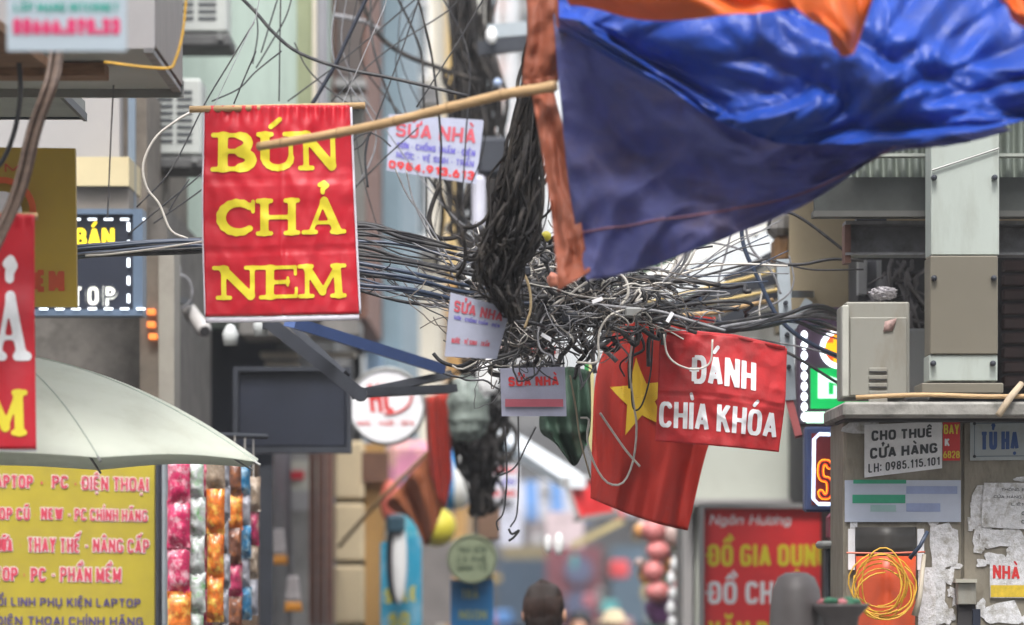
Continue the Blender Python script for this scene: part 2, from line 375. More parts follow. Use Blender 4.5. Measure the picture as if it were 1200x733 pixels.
# ------------------------------------------------------------------ colours
def W_(n, c, **k): return mat(n, c, **k)
asphalt = mat('asphalt', (.05, .05, .052), .9, .3, 3, bump=.4)
m_red = mat('red vinyl', (.6, .013, .03), .4, .12, 5, bump=.25, bscale=18, trans=.15, dirt=(.52, .05, .07), dscale=5, damt=.5)
m_redb = mat('red faded cloth', (.56, .025, .03), .6, .15, 7, bump=.3, bscale=40, trans=.15, dirt=(.5, .09, .09), dscale=6, damt=.6)
m_yel = mat('yellow print', (.74, .62, .03), .5, .05, 9)
m_white = mat('white paint', (.78, .78, .78), .5, .05, 9)
m_wp = mat('white print', (.8, .8, .83), .5, .08, 30)
m_cloud = mat('white backing', (.6, .58, .66), .6, .05, 9)
m_pole = mat('bamboo', (.46, .3, .15), .6, .2, 14, stretch=(1, 1, 6), bump=.3)
m_wood = mat('weathered wood', (.2, .11, .06), .8, .35, 12, stretch=(1, 6, 6), bump=.3)
m_pale = mat('pale green plaster', (.38, .47, .42), .9, .09, 2.5, dirt=(.2, .24, .22), dscale=5, damt=.45, bump=.2, stretch=(2.2, 2.2, .35))
m_whw = mat('off white plaster', (.3, .29, .29), .9, .06, 2.5, dirt=(.35, .33, .32), dscale=1.5, damt=.3, bump=.15)
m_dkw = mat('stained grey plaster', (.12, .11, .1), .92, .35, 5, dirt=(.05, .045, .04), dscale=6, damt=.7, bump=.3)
m_cream = mat('cream plaster', (.66, .53, .34), .9, .07, 5, bump=.1)
m_beige = mat('beige wall', (.33, .27, .175), .9, .12, 3, dirt=(.2, .16, .1), dscale=3, damt=.4, bump=.3)
m_ochre = mat('ochre plaster', (.45, .26, .09), .9, .12, 5)
m_yw = mat('yellow plaster', (.62, .44, .17), .9, .06, 3)
m_cr2 = mat('pale cream wall', (.6, .55, .45), .9, .05, 3)
m_blue = mat('light blue paint', (.22, .33, .46), .6, .07, 4)
m_bgrey = mat('blue grey paint', (.2, .28, .33), .6, .1, 4)
m_olive = mat('olive stripe', (.25, .28, .17), .9, .1, 4)
m_brn = mat('brown shutter', (.17, .075, .05), .7, .2, 6, stretch=(1, 1, 8))
m_gm = mat('grey painted metal', (.25, .255, .25), .5, .1, 5, metal=.3, dirt=(.14, .12, .1), dscale=5, damt=.5)
m_gl = mat('galvanised steel', (.33, .37, .4), .45, .15, 8, metal=.5)
m_cab = mat('cabinet paint', (.235, .21, .165), .6, .14, 9, dirt=(.1, .075, .05), dscale=5, damt=.7, bump=.25, stretch=(1.6, 1.6, .7))
m_cab2 = mat('cabinet light paint', (.25, .245, .215), .5, .08, 3, dirt=(.15, .12, .085), dscale=6, damt=.5, stretch=(1.5, 1.5, .5))
m_duct = mat('pale duct paint', (.37, .41, .38), .45, .05, 3, dirt=(.24, .25, .22), dscale=6, damt=.45, stretch=(2, 2, .4))
m_ductb = mat('brown duct panel', (.145, .13, .1), .5, .06, 3)
m_beam = mat('weathered steel', (.2, .2, .21), .55, .25, 9, metal=.4, dirt=(.06, .05, .045), dscale=7, damt=.6)
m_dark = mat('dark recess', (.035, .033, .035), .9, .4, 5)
m_navy = mat('dark navy', (.012, .016, .03), .45, .2, 5)
m_bsteel = mat('black steel', (.03, .034, .045), .5, .2, 8, metal=.2)
m_black = mat('black cable', (.018, .018, .022), .55, .3, 30, dirt=(.09, .085, .08), dscale=9, damt=.8)
m_blue2 = mat('dark blue cable', (.03, .045, .08), .4, .2, 30)
m_grey = mat('grey cable', (.2, .2, .215), .55, .3, 30, dirt=(.08, .075, .07), dscale=10, damt=.7)
m_lgrey = mat('pale cable', (.5, .47, .43), .5, .15, 30)
m_yc = mat('yellow cord', (.6, .34, .03), .55, .25, 30)
m_org = mat('orange tarp', (.75, .15, .025), .5, .12, 5, bump=.3, bscale=30, trans=.3)
m_orgd = mat('faded orange hem', (.33, .095, .05), .6, .18, 6, bump=.3, bscale=40, trans=.25)
m_bt = mat('bright blue tarp', (.016, .075, .45), .42, .2, 5, bump=.4, bscale=45, trans=.25, dirt=(.05, .08, .3), dscale=4, damt=.6)
m_bs = mat('worn shade toned blue tarp', (.17, .185, .43), .75, .22, 4, bump=.5, bscale=60, trans=.62, dirt=(.24, .2, .3), dscale=3.5, damt=.7)  # worn weave; the lower sheet's shaded, backlit look is put into its colour
m_flag = mat('flag red cotton', (.42, .022, .012), .75, .08, 6, bump=.2, bscale=60, trans=.25)
m_fy = mat('flag yellow', (.75, .5, .03), .7, .08, 6, trans=.2)
m_umb = mat('pale green canvas', (.76, .8, .7), .7, .05, 4, trans=.25, bump=.2, dirt=(.55, .57, .47), dscale=4, damt=.45)
m_ledge = mat('stained concrete', (.28, .27, .25), .9, .25, 9, dirt=(.1, .1, .09), dscale=8, damt=.7, bump=.4)
m_skin = mat('skin', (.5, .27, .18), .55, .06, 8)
m_hair = mat('dark brown hair', (.022, .012, .009), .42, .4, 60, stretch=(6, 6, .6), bump=.6, bscale=120)
m_shirt = mat('dark shirt', (.06, .06, .09), .85, .15, 8)
m_trou = mat('dark trousers', (.03, .03, .04), .85, .15, 8)

# ------------------------------------------------------------------ setting
b = MB(); b.box(-60, 60, -15, 220, -.3, 0); tag(b.build('ground', mat('ground soil', (.16, .15, .13), .95, .2, 1)), kind='structure')
b = MB(); b.box(-1.75, 1.75, -14, 90, .004, .008); tag(b.build('road', asphalt), kind='structure')
for sx in (-1, 1):
    b = MB(); b.box(min(sx*1.75, sx*2.3), max(sx*1.75, sx*2.3), -14, 90, .004, .13, 0); tag(b.build('pavement', mat('concrete paving', (.3, .29, .27), .9, .15, 4, bump=.3)), kind='structure')

def wbox(px0, py0, px1, D, dep, m, name, parent, z0=0, py1=None):
    """box reaching to the ground or to the height of photo row py1"""
    a = P(px0, py0, D); c = P(px1, py0, D); bb = MB(); bb.box(a.x, c.x, D, D+dep, z0 if py1 is None else P(0, py1, D).z, a.z); return bb.build(name, m, parent)
def bld(label, D, px=100): return thing('building', label, 'building', (P(px, 0, D).x, D, 0))
def pb(parent, name, m, px0, py0, px1, py1, D, dep, ch=0, label=None):
    bb = MB(); bb.pbox(px0, py0, px1, py1, D, dep, ch); o = bb.build(name, m, parent)
    if label: o['label'] = label
    return o
def window(parent, px0, py0, px1, py1, D, bars=1, m=None, pane=None):
    f = MB(); s = 4
    for a in ((px0, py0, px1, py0+s), (px0, py1-s, px1, py1), (px0, py0+s, px0+s, py1-s), (px1-s, py0+s, px1, py1-s)): f.pbox(*a, D-.05, .09)
    for k in range(bars):
        x = px0+(px1-px0)*(k+1)/(bars+1); f.pbox(x-1.2, py0+s, x+1.2, py1-s, D-.04, .07)
    fr = f.build('window', m or m_white, parent)
    bb = MB(); bb.pbox(px0+s, py0+s, px1-s, py1-s, D-.01, .012); bb.build('pane', pane or mat('window glass', (.06, .08, .09), .12, .2, 3), fr)

for sx, lb, c in ((-1, 'plain row of tall houses lining the near left side of the alley', (.4, .38, .34)), (1, 'plain row of tall houses lining the near right side of the alley', (.36, .36, .33))):
    t_ = thing('building', lb, 'building', (sx*4, 0, 0)); mm = mat('near wall %d' % sx, c, .9, .1, 2)
    bb = MB(); x0 = 2.45 if sx > 0 else -5.5; bb.box(x0, x0+3.05, -14, 11.5, 0, 9); bb.build('wall', mm, t_)
    for j in range(5):
        for k in range(2):
            y = -11+j*4.6; z = 3.4+k*2.9; xf = 2.45*sx; f = MB(); f.box(min(xf, xf-sx*.05), max(xf, xf-sx*.05), y-.05, y+1.15, z-.05, z+1.45); fr = f.build('window', m_white, t_)
            f = MB(); f.box(min(xf-sx*.06, xf-sx*.052), max(xf-sx*.06, xf-sx*.052), y, y+1.1, z, z+1.4); f.build('pane', mat('window glass', (.06, .08, .09), .12, .2, 3), fr)
# left side, near building: white upper wall, dirty lower wall, lit sign
B1 = bld('white plastered house with a stained dark lower wall behind the big umbrella', 19.6, -40)
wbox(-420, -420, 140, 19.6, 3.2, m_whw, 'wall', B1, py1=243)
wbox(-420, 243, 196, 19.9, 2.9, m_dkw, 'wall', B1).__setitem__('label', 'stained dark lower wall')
pb(B1, 'pillar', mat('grey column paint', (.3, .28, .24), .8, .1, 5, dirt=(.18, .16, .14), dscale=5), 186, 285, 204, 733, 19.5, .35)
pb(B1, 'corner_post', mat('faded brown plaster', (.18, .15, .12), .9, .25, 8), 164, 290, 186, 733, 19.6, .3)
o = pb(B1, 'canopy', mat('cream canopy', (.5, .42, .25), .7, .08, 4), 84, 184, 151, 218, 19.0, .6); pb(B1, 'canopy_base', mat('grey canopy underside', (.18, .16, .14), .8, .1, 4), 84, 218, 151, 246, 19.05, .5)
pb(B1, 'drain_pipe', mat('blue grey pipe', (.13, .17, .22), .5, .1, 5), 150, 110, 158, 300, 19.3, .06)
pb(B1, 'wall_strip', mat('plain brown strip', (.14, .12, .1), .9, .3, 8), 140, 100, 172, 290, 19.8, 2.5)  # brown strip, mottled at random
for k, (x, y) in enumerate(((172, 362), (172, 377), (174, 391))): pb(B1, 'altar_lamp', mat('small orange lamp', (.8, .2, .04), .5, .1, 5, emit=.6), x, y, x+10, y+7, 19.55, .04, .004)

# pale green building with pipes
B2 = bld('tall pale green building with air conditioner units on its face', 23, 260)
wbox(160, -420, 352, 23, 5, m_pale, 'wall', B2, py1=372)
pb(B2, 'corner_stripe', m_olive, 348, -420, 366, 372, 22.97, .3); pb(B2, 'corner_edge', m_cr2, 366, -420, 376, 372, 22.95, .32)
for x in (372,): pb(B2, 'drain_pipe', mat('grey plastic pipe', (.23, .23, .25), .5, .1, 5), x-1, -420, x+11, 200, 22.6, .1, .012)
wbox(196, 372, 320, 24.2, 2, m_navy, 'shop_front', B2); pb(B2, 'lintel', mat('dark grey lintel', (.12, .12, .12), .8, .3, 8), 320, 372, 392, 440, 24.4, 1)  # lintel is dark grey, mottled at random
for a in ((204, 408, 236, 416), (204, 426, 236, 433), (226, 433, 236, 470)): pb(B2, 'shop_light_frame', mat('pale shop trim', (.6, .64, .66), .5, .1, 5), *a, 24.0, .1)
pb(B2, 'dark_door', mat('shop interior grey', (.08, .08, .085), .8, .4, 5), 204, 374, 236, 407, 24.05, .1)
pb(B2, 'canopy', mat('grey awning box', (.2, .19, .18), .8, .3, 6), 280, 374, 420, 392, 23.0, .8)
for a in ((305, 412, 350, 420), (310, 424, 352, 429), (380, 412, 418, 419)): pb(B2, 'awning_light', mat('pale lamp shade', (.55, .5, .42), .5, .1, 5), *a, 23.6, .1, .01)
pb(B2, 'side_post', m_bsteel, 304, 545, 319, 733, 20.5, .12)

# brown shuttered house further back
B3 = bld('narrow brown shuttered house with white ledges beyond the green building', 27, 400)
wbox(352, -420, 430, 27, 5, m_brn, 'wall', B3, py1=372)
pb(B3, 'shutter', mat('dark shutter', (.09, .07, .065), .7, .3, 20, stretch=(1, 1, 9)), 394, -300, 426, 90, 26.95, .1)
for y in (92, 112): pb(B3, 'ledge', m_whw, 392, y, 428, y+9, 26.7, .4)
pb(B3, 'shutter', mat('grey roller door', (.16, .15, .14), .7, .3, 20, stretch=(1, 1, 9)), 394, 125, 428, 330, 26.9, .1)
wbox(320, 372, 392, 27, 5, mat('grey shop wall', (.22, .21, .2), .9, .3, 5), 'wall', B3)
pb(B3, 'panel', mat('faded shop board', (.42, .42, .36), .7, .1, 5), 322, 540, 376, 575, 26.8, .05)
pb(B3, 'panel', m_whw, 318, 575, 374, 598, 26.75, .06)
pb(B3, 'panel', m_red, 330, 552, 356, 562, 26.76, .03)
for k in range(3): pb(B3, 'roller_door', m_brn, 362+k*10, 530, 370+k*10, 733, 26.4-k*.05, .1)
# blue pillar building
B4 = bld('light blue painted building edge rising between brown shutters and cream house', 30, 450)
wbox(428, -420, 447, 30, 6, m_blue, 'wall', B4); wbox(447, -420, 470, 30.3, 6, m_bgrey, 'wall', B4)
# cream and yellow houses
B5 = bld('cream house with tall windows and balconies far along the left side', 37, 490)
wbox(468, -420, 512, 37, 7, m_cr2, 'wall', B5)
for y0 in (-90, 0, 190): window(B5, 478, y0, 504, y0+92, 37, 1)
for y in (100, 112, 290): pb(B5, 'balcony_slab', m_whw, 466, y, 514, y+7, 36.4, .6)
for k in range(8): pb(B5, 'balcony_bar', m_gm, 468+k*6, 88, 469.3+k*6, 100, 36.45, .02)
B6 = bld('narrow yellow house rising behind the cable pole', 42, 520)
wbox(508, -420, 530, 42, 8, m_yw, 'wall', B6, py1=330); wbox(455, 330, 545, 41.5, 7, m_ochre, 'wall', B6)
for k in range(5): pb(B6, 'plant_box', mat('brown leaf pattern', (.2, .13, .07), .9, .5, 14), 458+k*15, 372+(k % 2)*22, 470+k*15, 392+(k % 2)*22, 41.2, .3, .03)
window(B6, 466, 400, 500, 440, 41.5, 2, m=m_brn)
# end of the alley
B7 = bld('low grey shop row closing the far end of the alley', 62, 640)
wbox(440, 500, 860, 62, 10, mat('far grey wall', (0.072, 0.072, 0.074), .9, .3, .8), 'wall', B7)
for i, (a, c) in enumerate((((520, 452, 600, 500), (0.154, 0.154, 0.149)), ((600, 470, 700, 500), (0.110, 0.110, 0.110)), ((700, 440, 800, 500), (0.143, 0.138, 0.121)))):
    pb(B7, 'upper_wall', mat('upper wall %s' % 'abc'[i], c, .9, .3, 1), *a, 62.2, 8)
for i, (a, c) in enumerate((((582, 655, 640, 733), (0.019, 0.039, 0.066)), ((640, 640, 705, 733), (0.132, 0.033, 0.044)), ((716, 640, 756, 733), (0.044, 0.077, 0.110)), ((756, 560, 830, 733), (0.066, 0.061, 0.055)))):
    pb(B7, 'shop_door', mat('shop door %s' % 'abcd'[i], c, .7, .2, 2), *a, 61.6, .3)
for y in (668, 708): bb = MB(); q = P(678, y, 61.5); bb.lathe(q, [(0, -.02), (.2, -.02), (.2, .05)], 24, 'y'); bb.build('round_emblem', mat('emblem blue', (0.066, 0.077, 0.138), .6, .1, 3), B7)
for i, (x, y, x2, y2, c) in enumerate(((470, 560, 560, 600, (0.110, 0.110, 0.110)), (600, 560, 700, 590, (0.088, 0.094, 0.099)), (620, 590, 660, 640, (0.165, 0.143, 0.149)), (585, 602, 612, 640, (0.303, 0.286, 0.319)), (590, 640, 640, 655, (0.138, 0.110, 0.055)), (700, 600, 760, 640, (0.039, 0.039, 0.041)))):
    pb(B7, 'shop_board', mat('far board %s' % 'abcdef'[i], c, .8, .35, 2), x, y, x2, y2, 60.5-i*.3, .2)
g7 = random.Random(77)
cl7 = [mat('goods '+n_, c_, .6, .3, 3) for n_, c_ in (('red', (.5, .05, .06)), ('pale', (.36, .36, .4)), ('blue', (.05, .16, .38)), ('yellow', (.35, .24, .05)), ('dark', (.05, .05, .06)), ('teal', (.05, .25, .25)), ('rose', (.3, .1, .13)), ('grey', (.25, .25, .25)))]
for k in range(46):
    x = g7.uniform(455, 815); y = g7.uniform(560, 725); w7, h7 = g7.uniform(5, 24), g7.uniform(6, 22); D7 = g7.uniform(48, 58)
    pb(B7, g7.choice(['hanging_goods', 'shop_board', 'goods_crate']), g7.choice(cl7), x, y, x+w7, y+h7, D7, .15, .03)
for x, y, x2, c_ in ((600, 572, 690, cl7[2]), (700, 566, 790, cl7[0]), (470, 600, 545, cl7[5])):
    q = MB(); a = P(x, y, 50); c = P(x2, y, 50); n7 = 6
    for i in range(n7):
        xa = a.x+(c.x-a.x)*i/n7; xb = a.x+(c.x-a.x)*(i+1)/n7; q = MB(); q.add([(xa, 49, a.z-.35), (xb, 49, a.z-.35), (xb, 51, a.z+.1), (xa, 51, a.z+.1), (xa, 49, a.z-.4), (xb, 49, a.z-.4), (xb, 51, a.z+.05), (xa, 51, a.z+.05)], [(0, 1, 2, 3), (7, 6, 5, 4), (4, 5, 1, 0), (5, 6, 2, 1), (7, 4, 0, 3), (6, 7, 3, 2)]); q.build('awning_stripe', c_ if i % 2 else cl7[1], B7)
# distant towers seen in the gap beside the pole
for i, (x0, x1, y0, D, mm, lb) in enumerate(((582, 596, -420, 75, mat('pink tower', (.4, .3, .28), .9, .1, 2), 'pinkish slim tower block glimpsed right of the cable pole'), (604, 640, -420, 80, mat('grey tower', (.4, .4, .4), .9, .15, 2), 'pale grey distant tower behind the thick black cables'))):
    t_ = thing('tower', lb, 'building', (P((x0+x1)/2, 0, D).x, D, 0)); wbox(x0, y0, x1, D, 6, mm, 'wall', t_)
    for k in range(7): window(t_, x0+3, -60+k*36, x1-3, -38+k*36, D, 0, m=m_gm)

# cream rusticated pillar and ochre column of shop
B8 = thing('shop_pillar', 'cream stone block pillar beside an ochre column on the left side', 'pillar', (P(410, 0, 25).x, 25, 0))
zt = P(0, 515, 25).z; yy = zt; k = 0
while yy > 0:
    h = 73*K*25; pyt = 515+73*k
    bb = MB(); a = P(391, pyt+2, 25); c = P(427, pyt+71, 25); bb.box(a.x, c.x, 25, 25.5, max(c.z, 0), a.z, .018); bb.build('stone_block', m_cream, B8); yy -= h; k += 1
bb = MB(); a = P(393, 515, 25.05); c = P(425, 0, 25.05); bb.box(a.x, c.x, 25.06, 25.45, 0, a.z-.01); bb.build('core', mat('mortar', (.25, .2, .13), .9), B8)
wbox(427.5, 520, 450, 25.1, .5, m_ochre, 'column', B8)
pb(B8, 'column_capital', mat('brown capital', (.16, .08, .05), .9, .3, 5), 424, 530, 455, 565, 25.0, .08)

# ------------------------------------------------------------------ right side
B9 = bld('beige plastered house corner behind the grey cabinets on the right', 19, 1060)
wbox(925, 165, 2600, 19, 1.1, m_beige, 'wall', B9, py1=378)
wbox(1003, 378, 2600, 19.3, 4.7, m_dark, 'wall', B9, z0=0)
pb(B9, 'broken_edge', mat('exposed brown brick', (.2, .11, .05), .95, .4, 12, bump=.5), 908, 275, 927, 308, 19.05, .3, .02)
pb(B9, 'broken_edge', mat('grey cement lump', (.2, .19, .18), .95, .3, 12, bump=.5), 903, 245, 926, 275, 19.0, .3, .03)
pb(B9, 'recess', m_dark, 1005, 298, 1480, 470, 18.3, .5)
pb(B9, 'window_frame', mat('grey window frame', (.3, .3, .3), .5), 1006, 305, 1016, 345, 18.1, .1)
pb(B9, 'window_frame', mat('grey window frame', (.3, .3, .3), .5), 1028, 305, 1033, 345, 18.1, .1)
pb(B9, 'pane', mat('grey pane', (.2, .2, .22), .3), 1016, 305, 1028, 345, 18.15, .03)
pb(B9, 'wall_box', m_gm, 1060, 385, 1090, 470, 17.6, .4, .01)
for k in range(9): pb(B9, 'shutter_slat', mat('dark red slats', (.045, .025, .022), .6, .3, 9), 1176, 305+k*17, 1260, 318+k*17, 18.0, .08, .006)
bb = MB()
for k in range(26):
    a = rnd.uniform(1030, 1088); c = rnd.uniform(305, 375); bb.tube(smoothpath([(a, c, 18.1), (a+rnd.uniform(-20, 20), c+rnd.uniform(5, 30), 18), (a+rnd.uniform(-25, 25), c+rnd.uniform(10, 60), 18.1)], 6), rnd.uniform(.003, .012), 5)
tag(bb.build('rubble', mat('dusty clutter', (.12, .11, .11), .8, .5, 12), smooth=True), kind='stuff')

# pale wall at back right and canvas
B10 = bld('pale grey green wall above the red household goods sign', 24, 880)
wbox(812, 470, 1100, 24, 4, mat('pale grey plaster', (.42, .44, .39), .9, .08, 3, dirt=(.3, .3, .26), dscale=3), 'wall', B10)
pb(B10, 'cornice', m_whw, 808, 585, 960, 592, 23.8, .2)
wbox(800, 600, 815, 24, 1, m_whw, 'edge_post', B10)

def slab(name, label, cat, c4, m, t, ribs=None, rm=None, D2=None):
    pass
# sloping awnings over the alley on the right
def awning(label, pts, m, edge, rn=9, kind='corrugated_sheet', bw=.05):
    (a, b_, c, d) = [P(*q) for q in pts]     # front-left, front-right, back-right, back-left
    root = thing('awning', label, 'awning', ((a.x+b_.x)/2, a.y, min(a.z, b_.z)))
    V = []; F = []; n = rn*6
    for i in range(n+1):
        u = i/n; o_ = math.sin(u*rn*2*math.pi)*.014
        p = a.lerp(b_, u); q = d.lerp(c, u); V += [p+Vector((0, 0, o_)), q+Vector((0, 0, o_)), p+Vector((0, 0, o_+.004)), q+Vector((0, 0, o_+.004))]
    for i in range(n): k = i*4; F += [(k, k+4, k+5, k+1), (k+2, k+3, k+7, k+6), (k, k+2, k+6, k+4), (k+1, k+5, k+7, k+3)]
    mk(kind, V, F, m, root, True)
    bb = MB(); bb.bar(a-Vector((0, .02, .03)), b_-Vector((0, .02, .03)), bw, .05); bb.build('edge_rail', edge, root)
    bb = MB(); bb.bar(d-Vector((0, .0, .03)), c-Vector((0, .0, .03)), .05, .05); bb.build('rear_rail', m_bsteel, root)
    for u in (.1, .5, .9):
        bb = MB(); bb.bar(a.lerp(b_, u)-Vector((0, 0, .05)), d.lerp(c, u)-Vector((0, 0, .05)), .03, .03); bb.build('rafter', m_bsteel, root)
    return root
m_gf = mat('green fibreglass', (.1, .15, .09), .5, .2, 4, trans=.4)
m_lit = mat('white gutter', (.75, .75, .72), .4, .06, 4)
awning('sloping green corrugated awning with a white gutter behind the cable knot', [(690, 352, 20), (905, 252, 20), (912, 230, 21.4), (725, 330, 21.4)], m_gf, m_lit, 14, bw=.055)
awning('lower dark green awning hanging over the flag top', [(755, 372, 21), (925, 318, 21), (930, 300, 22.3), (772, 360, 22.3)], m_gf, m_bsteel, 12)
cv = loft_map([[(745, 395, 20.3), (850, 338, 20.4), (930, 283, 20.4)], [(750, 430, 20.3), (850, 400, 20.4), (928, 370, 20.4)], [(800, 475, 20.3), (860, 478, 20.4), (926, 470, 20.4)]], lambda u, v: .05*nz(u*9, v*3))
tag(sheet('canvas', cv, 20, 10, mat('white canvas', (.75, .74, .7), .7, .06, 4, trans=.35)), 'white canvas sheet stretched behind the red key cutting banner', 'canvas')
for i, (a, c) in enumerate((((735, 372, 19.2), (930, 322, 19.2)), ((760, 425, 19.5), (935, 330, 19.5)), ((850, 330, 19.8), (925, 290, 19.8)), ((800, 392, 20), (930, 365, 20)))):
    bb = MB(); bb.bar(P(*a), P(*c), .045, .045); tag(bb.build('awning_bar', m_bsteel), ORD[i]+' of the four dark steel bars under the right awnings, nearest first', 'bar', 'dark steel bars under the right hand awnings')
for i, (a, c, lb) in enumerate((((745, 358, 19.0), (908, 318, 19.0), 'upper yellowish bamboo strip resting on the awning bars'), ((780, 365, 18.9), (925, 337, 18.9), 'lower yellowish bamboo strip resting on the awning bars'))):
    bb = MB(); bb.tube([P(*a), P(*c)], .008, 6); tag(bb.build('bamboo_strip', mat('yellow strip', (.5, .36, .12), .6, .1, 8)), lb, 'bamboo strip')

# galvanised support with bolts
t_ = thing('steel_upright', 'pale galvanised steel upright standing right of the red key cutting banner', 'post', (P(925, 0, 17.6).x, 17.6, 0))
bb = MB(); bb.bar(P(917, 305, 17.6), P(925, 470, 17.55), .052, .05); bb.build('upper_arm', m_gl, t_)
bb = MB(); bb.bar(P(925, 470, 17.55), P(936, 512, 17.5), .03, .03); bb.build('red_tip', mat('faded red paint', (.35, .06, .06), .6), t_)
bb = MB(); bb.bar(P(924, 345, 17.6), P(950, 345, 18.98), .03, .03); bb.build('wall_arm', m_gl, t_)
bb = MB(); bb.bar(P(927, 385, 17.55), P(948, 352, 17.55), .035, .02); bb.build('brace', m_gl, t_)
for y in (355, 392, 430): bb = MB(); q = P(921+(y-355)*.05, y, 17.52); bb.lathe(q, [(0, -.01), (.008, -.01), (.01, 0), (.01, .03)], 8, 'y'); bb.build('bolt', m_bsteel, t_)

# upper canopy with corrugated fascia, beams
t_ = thing('corrugated_canopy', 'dark corrugated canopy along the top right above the pale duct', 'canopy', (P(1100, 210, 16.7).x, 16.9, P(0, 250, 16.7).z))
c0, c1 = 985, 1420; V = []; F = []; n = 170
for i in range(n+1):
    x = c0+(c1-c0)*i/n; dy = .018*math.sin(i*2*math.pi/6)
    for y, dd in ((120, .0), (182, 0), (210, -.03)): V.append(P(x, y, 16.75)+Vector((0, dy+dd, 0)))
    for y, dd in ((120, .0), (182, 0), (210, -.03)): V.append(P(x, y, 16.75)+Vector((0, dy+dd+.005, 0)))
for i in range(n):
    k = i*6; F += [(k, k+1, k+7, k+6), (k+1, k+2, k+8, k+7), (k+3, k+9, k+10, k+4), (k+4, k+10, k+11, k+5)]
mk('corrugated_sheet', V, F, mat('grey green corrugated iron', (.13, .15, .13), .5, .2, 6, metal=.3), t_, True)
pb(t_, 'batten', mat('pale batten', (.3, .32, .29), .5), 1000, 180, 1420, 183.5, 16.6, .08)
pb(t_, 'fascia', mat('dark green fascia', (.03, .034, .032), .6, .4, 8), 955, 208, 1420, 252, 16.7, .08)
pb(t_, 'fascia_trim', mat('fascia trim', (.07, .07, .065), .6), 953, 247, 1420, 254, 16.66, .12)
pb(t_, 'roof_deck', m_bsteel, 960, 100, 1420, 119, 16.8, 2.1)
# steel beam
t_ = thing('steel_beam', 'weathered grey steel channel beam crossing behind the pale duct', 'beam', (P(1100, 297, 16.9).x, 16.9, P(0, 297, 16.9).z))
for a, nm in (((997, 263, 1420, 296, 16.95, .02), 'web'), ((991, 259, 1420, 263, 16.8, .17), 'top_flange'), ((991, 296, 1420, 299, 16.8, .17), 'bottom_flange')): pb(t_, nm, m_beam, *a)
pb(t_, 'end_plate', mat('rusty plate', (.16, .08, .06), .8, .4, 9), 990, 263.5, 997, 308, 16.82, .14)
pb(t_, 'bracket', m_bsteel, 1004, 247, 1039, 259, 17, .1)

# vertical duct
t_ = thing('cable_duct', 'tall pale vertical duct with a brown middle panel on a concrete ledge', 'duct', (P(1130, 461, 16.2).x, 16.35, P(0, 461, 16.2).z))
pb(t_, 'upper_panel', m_duct, 1091, -200, 1171, 299.3, 16.2, .22, .004); pb(t_, 'middle_panel', m_ductb, 1090, 300, 1169.5, 415.5, 16.19, .22, .004)
pb(t_, 'lower_panel', m_duct, 1089, 416, 1169, 447, 16.2, .22, .004); pb(t_, 'plinth', m_ductb, 1080, 449, 1176, 461, 16.16, .3, .004)
for x, y in ((1095, 208), (1166, 208), (1095, 326), (1165, 326), (1094, 426), (1164, 426)):
    bb = MB(); q = P(x, y, 16.17); bb.lathe(q, [(0, -.006), (.007, -.004), (.011, .002), (.011, .03)], 12, 'y'); bb.build('bolt', m_bsteel, t_)
bb = MB(); bb.tube([P(1092, 200, 16.19), P(1171, 174, 16.19)], .004, 6); tag(bb.build('thin_cable', m_gm), 'thin grey cable slanting across the top of the pale duct', 'cable')

# upper cabinet
t_ = thing('electric_cabinet', 'light grey metal cabinet with louvres and a torn sticker, on the ledge beside the duct', 'cabinet', (P(1025, 465, 16.5).x, 16.7, P(0, 466, 16.5).z))
pb(t_, 'body', m_cab2, 991, 354, 1066, 465.5, 16.5, .45, .006); pb(t_, 'door', m_cab2, 996, 372, 1063, 464, 16.485, .014, .004)
pb(t_, 'side_strip', mat('pale cabinet edge', (.4, .4, .36), .5), 987, 358, 995, 465, 16.47, .08, .004)
for k in range(5):
    f = pb(t_, 'louvre', m_cab2, 1018, 431+k*9, 1040, 436+k*9, 16.475, .012, .003); pb(f, 'slot', m_dark, 1019, 435.2+k*9, 1039, 436.6+k*9, 16.472, .003)
S = loft_map([[(1037, 377, 16.478), (1051, 373, 16.478)], [(1035, 389, 16.478), (1046, 388, 16.478)]]); sheet('sticker', S, 2, 2, mat('torn sticker', (.34, .22, .2), .6, .5, 60), t_, .002)

# concrete ledge
t_ = thing('ledge', 'long stained concrete ledge carrying the cabinet and the duct', 'ledge', (P(1150, 489, 16).x, 16.3, P(0, 489, 16).z))
V = []; n = 40; b = MB(); b.pbox(988, 471, 1420, 489, 15.95, 1.0, .01); b.build('slab', m_ledge, t_); pb(t_, 'dark_joint', m_dark, 990, 489.3, 1420, 493.5, 16.1, .5)
bb = MB(); bb.tube(smoothpath([(1003, 466, 15.97), (1080, 463, 15.98), (1160, 465, 15.97), (1230, 464, 15.98)], 12), .009, 7); tag(bb.build('bamboo_strip', m_pole, smooth=True), 'long thin bamboo strip lying along the concrete ledge', 'bamboo strip')
bb = MB(); bb.tube([P(1170, 487, 15.9), P(1184, 466, 15.93), P(1197, 450, 15.98)], [.013, .014, .012], 8); tag(bb.build('stick', mat('pale stick', (.42, .33, .23), .7, .2, 9), smooth=True), 'short pale stick poking over the edge of the ledge', 'stick')
bb = MB()
def crumple(q): return 1+.22*nz(q.x*7, q.y*5, q.z*8)
q = P(1038, 342, 16.55); bb.ell(q+Vector((0, .1, 0)), .05, .045, .026, 30, 18, lambda q: 1+.3*pn(q.x*3, q.y*3, q.z*4)+.15*pn(q.x*9, q.y*9, q.z*9)); tag(bb.build('plastic_bag', mat('crumpled film', (.4, .38, .4), .3, .4, 40, trans=.4)), 'crumpled whitish plastic bag lying on top of the light grey cabinet', 'plastic bag')

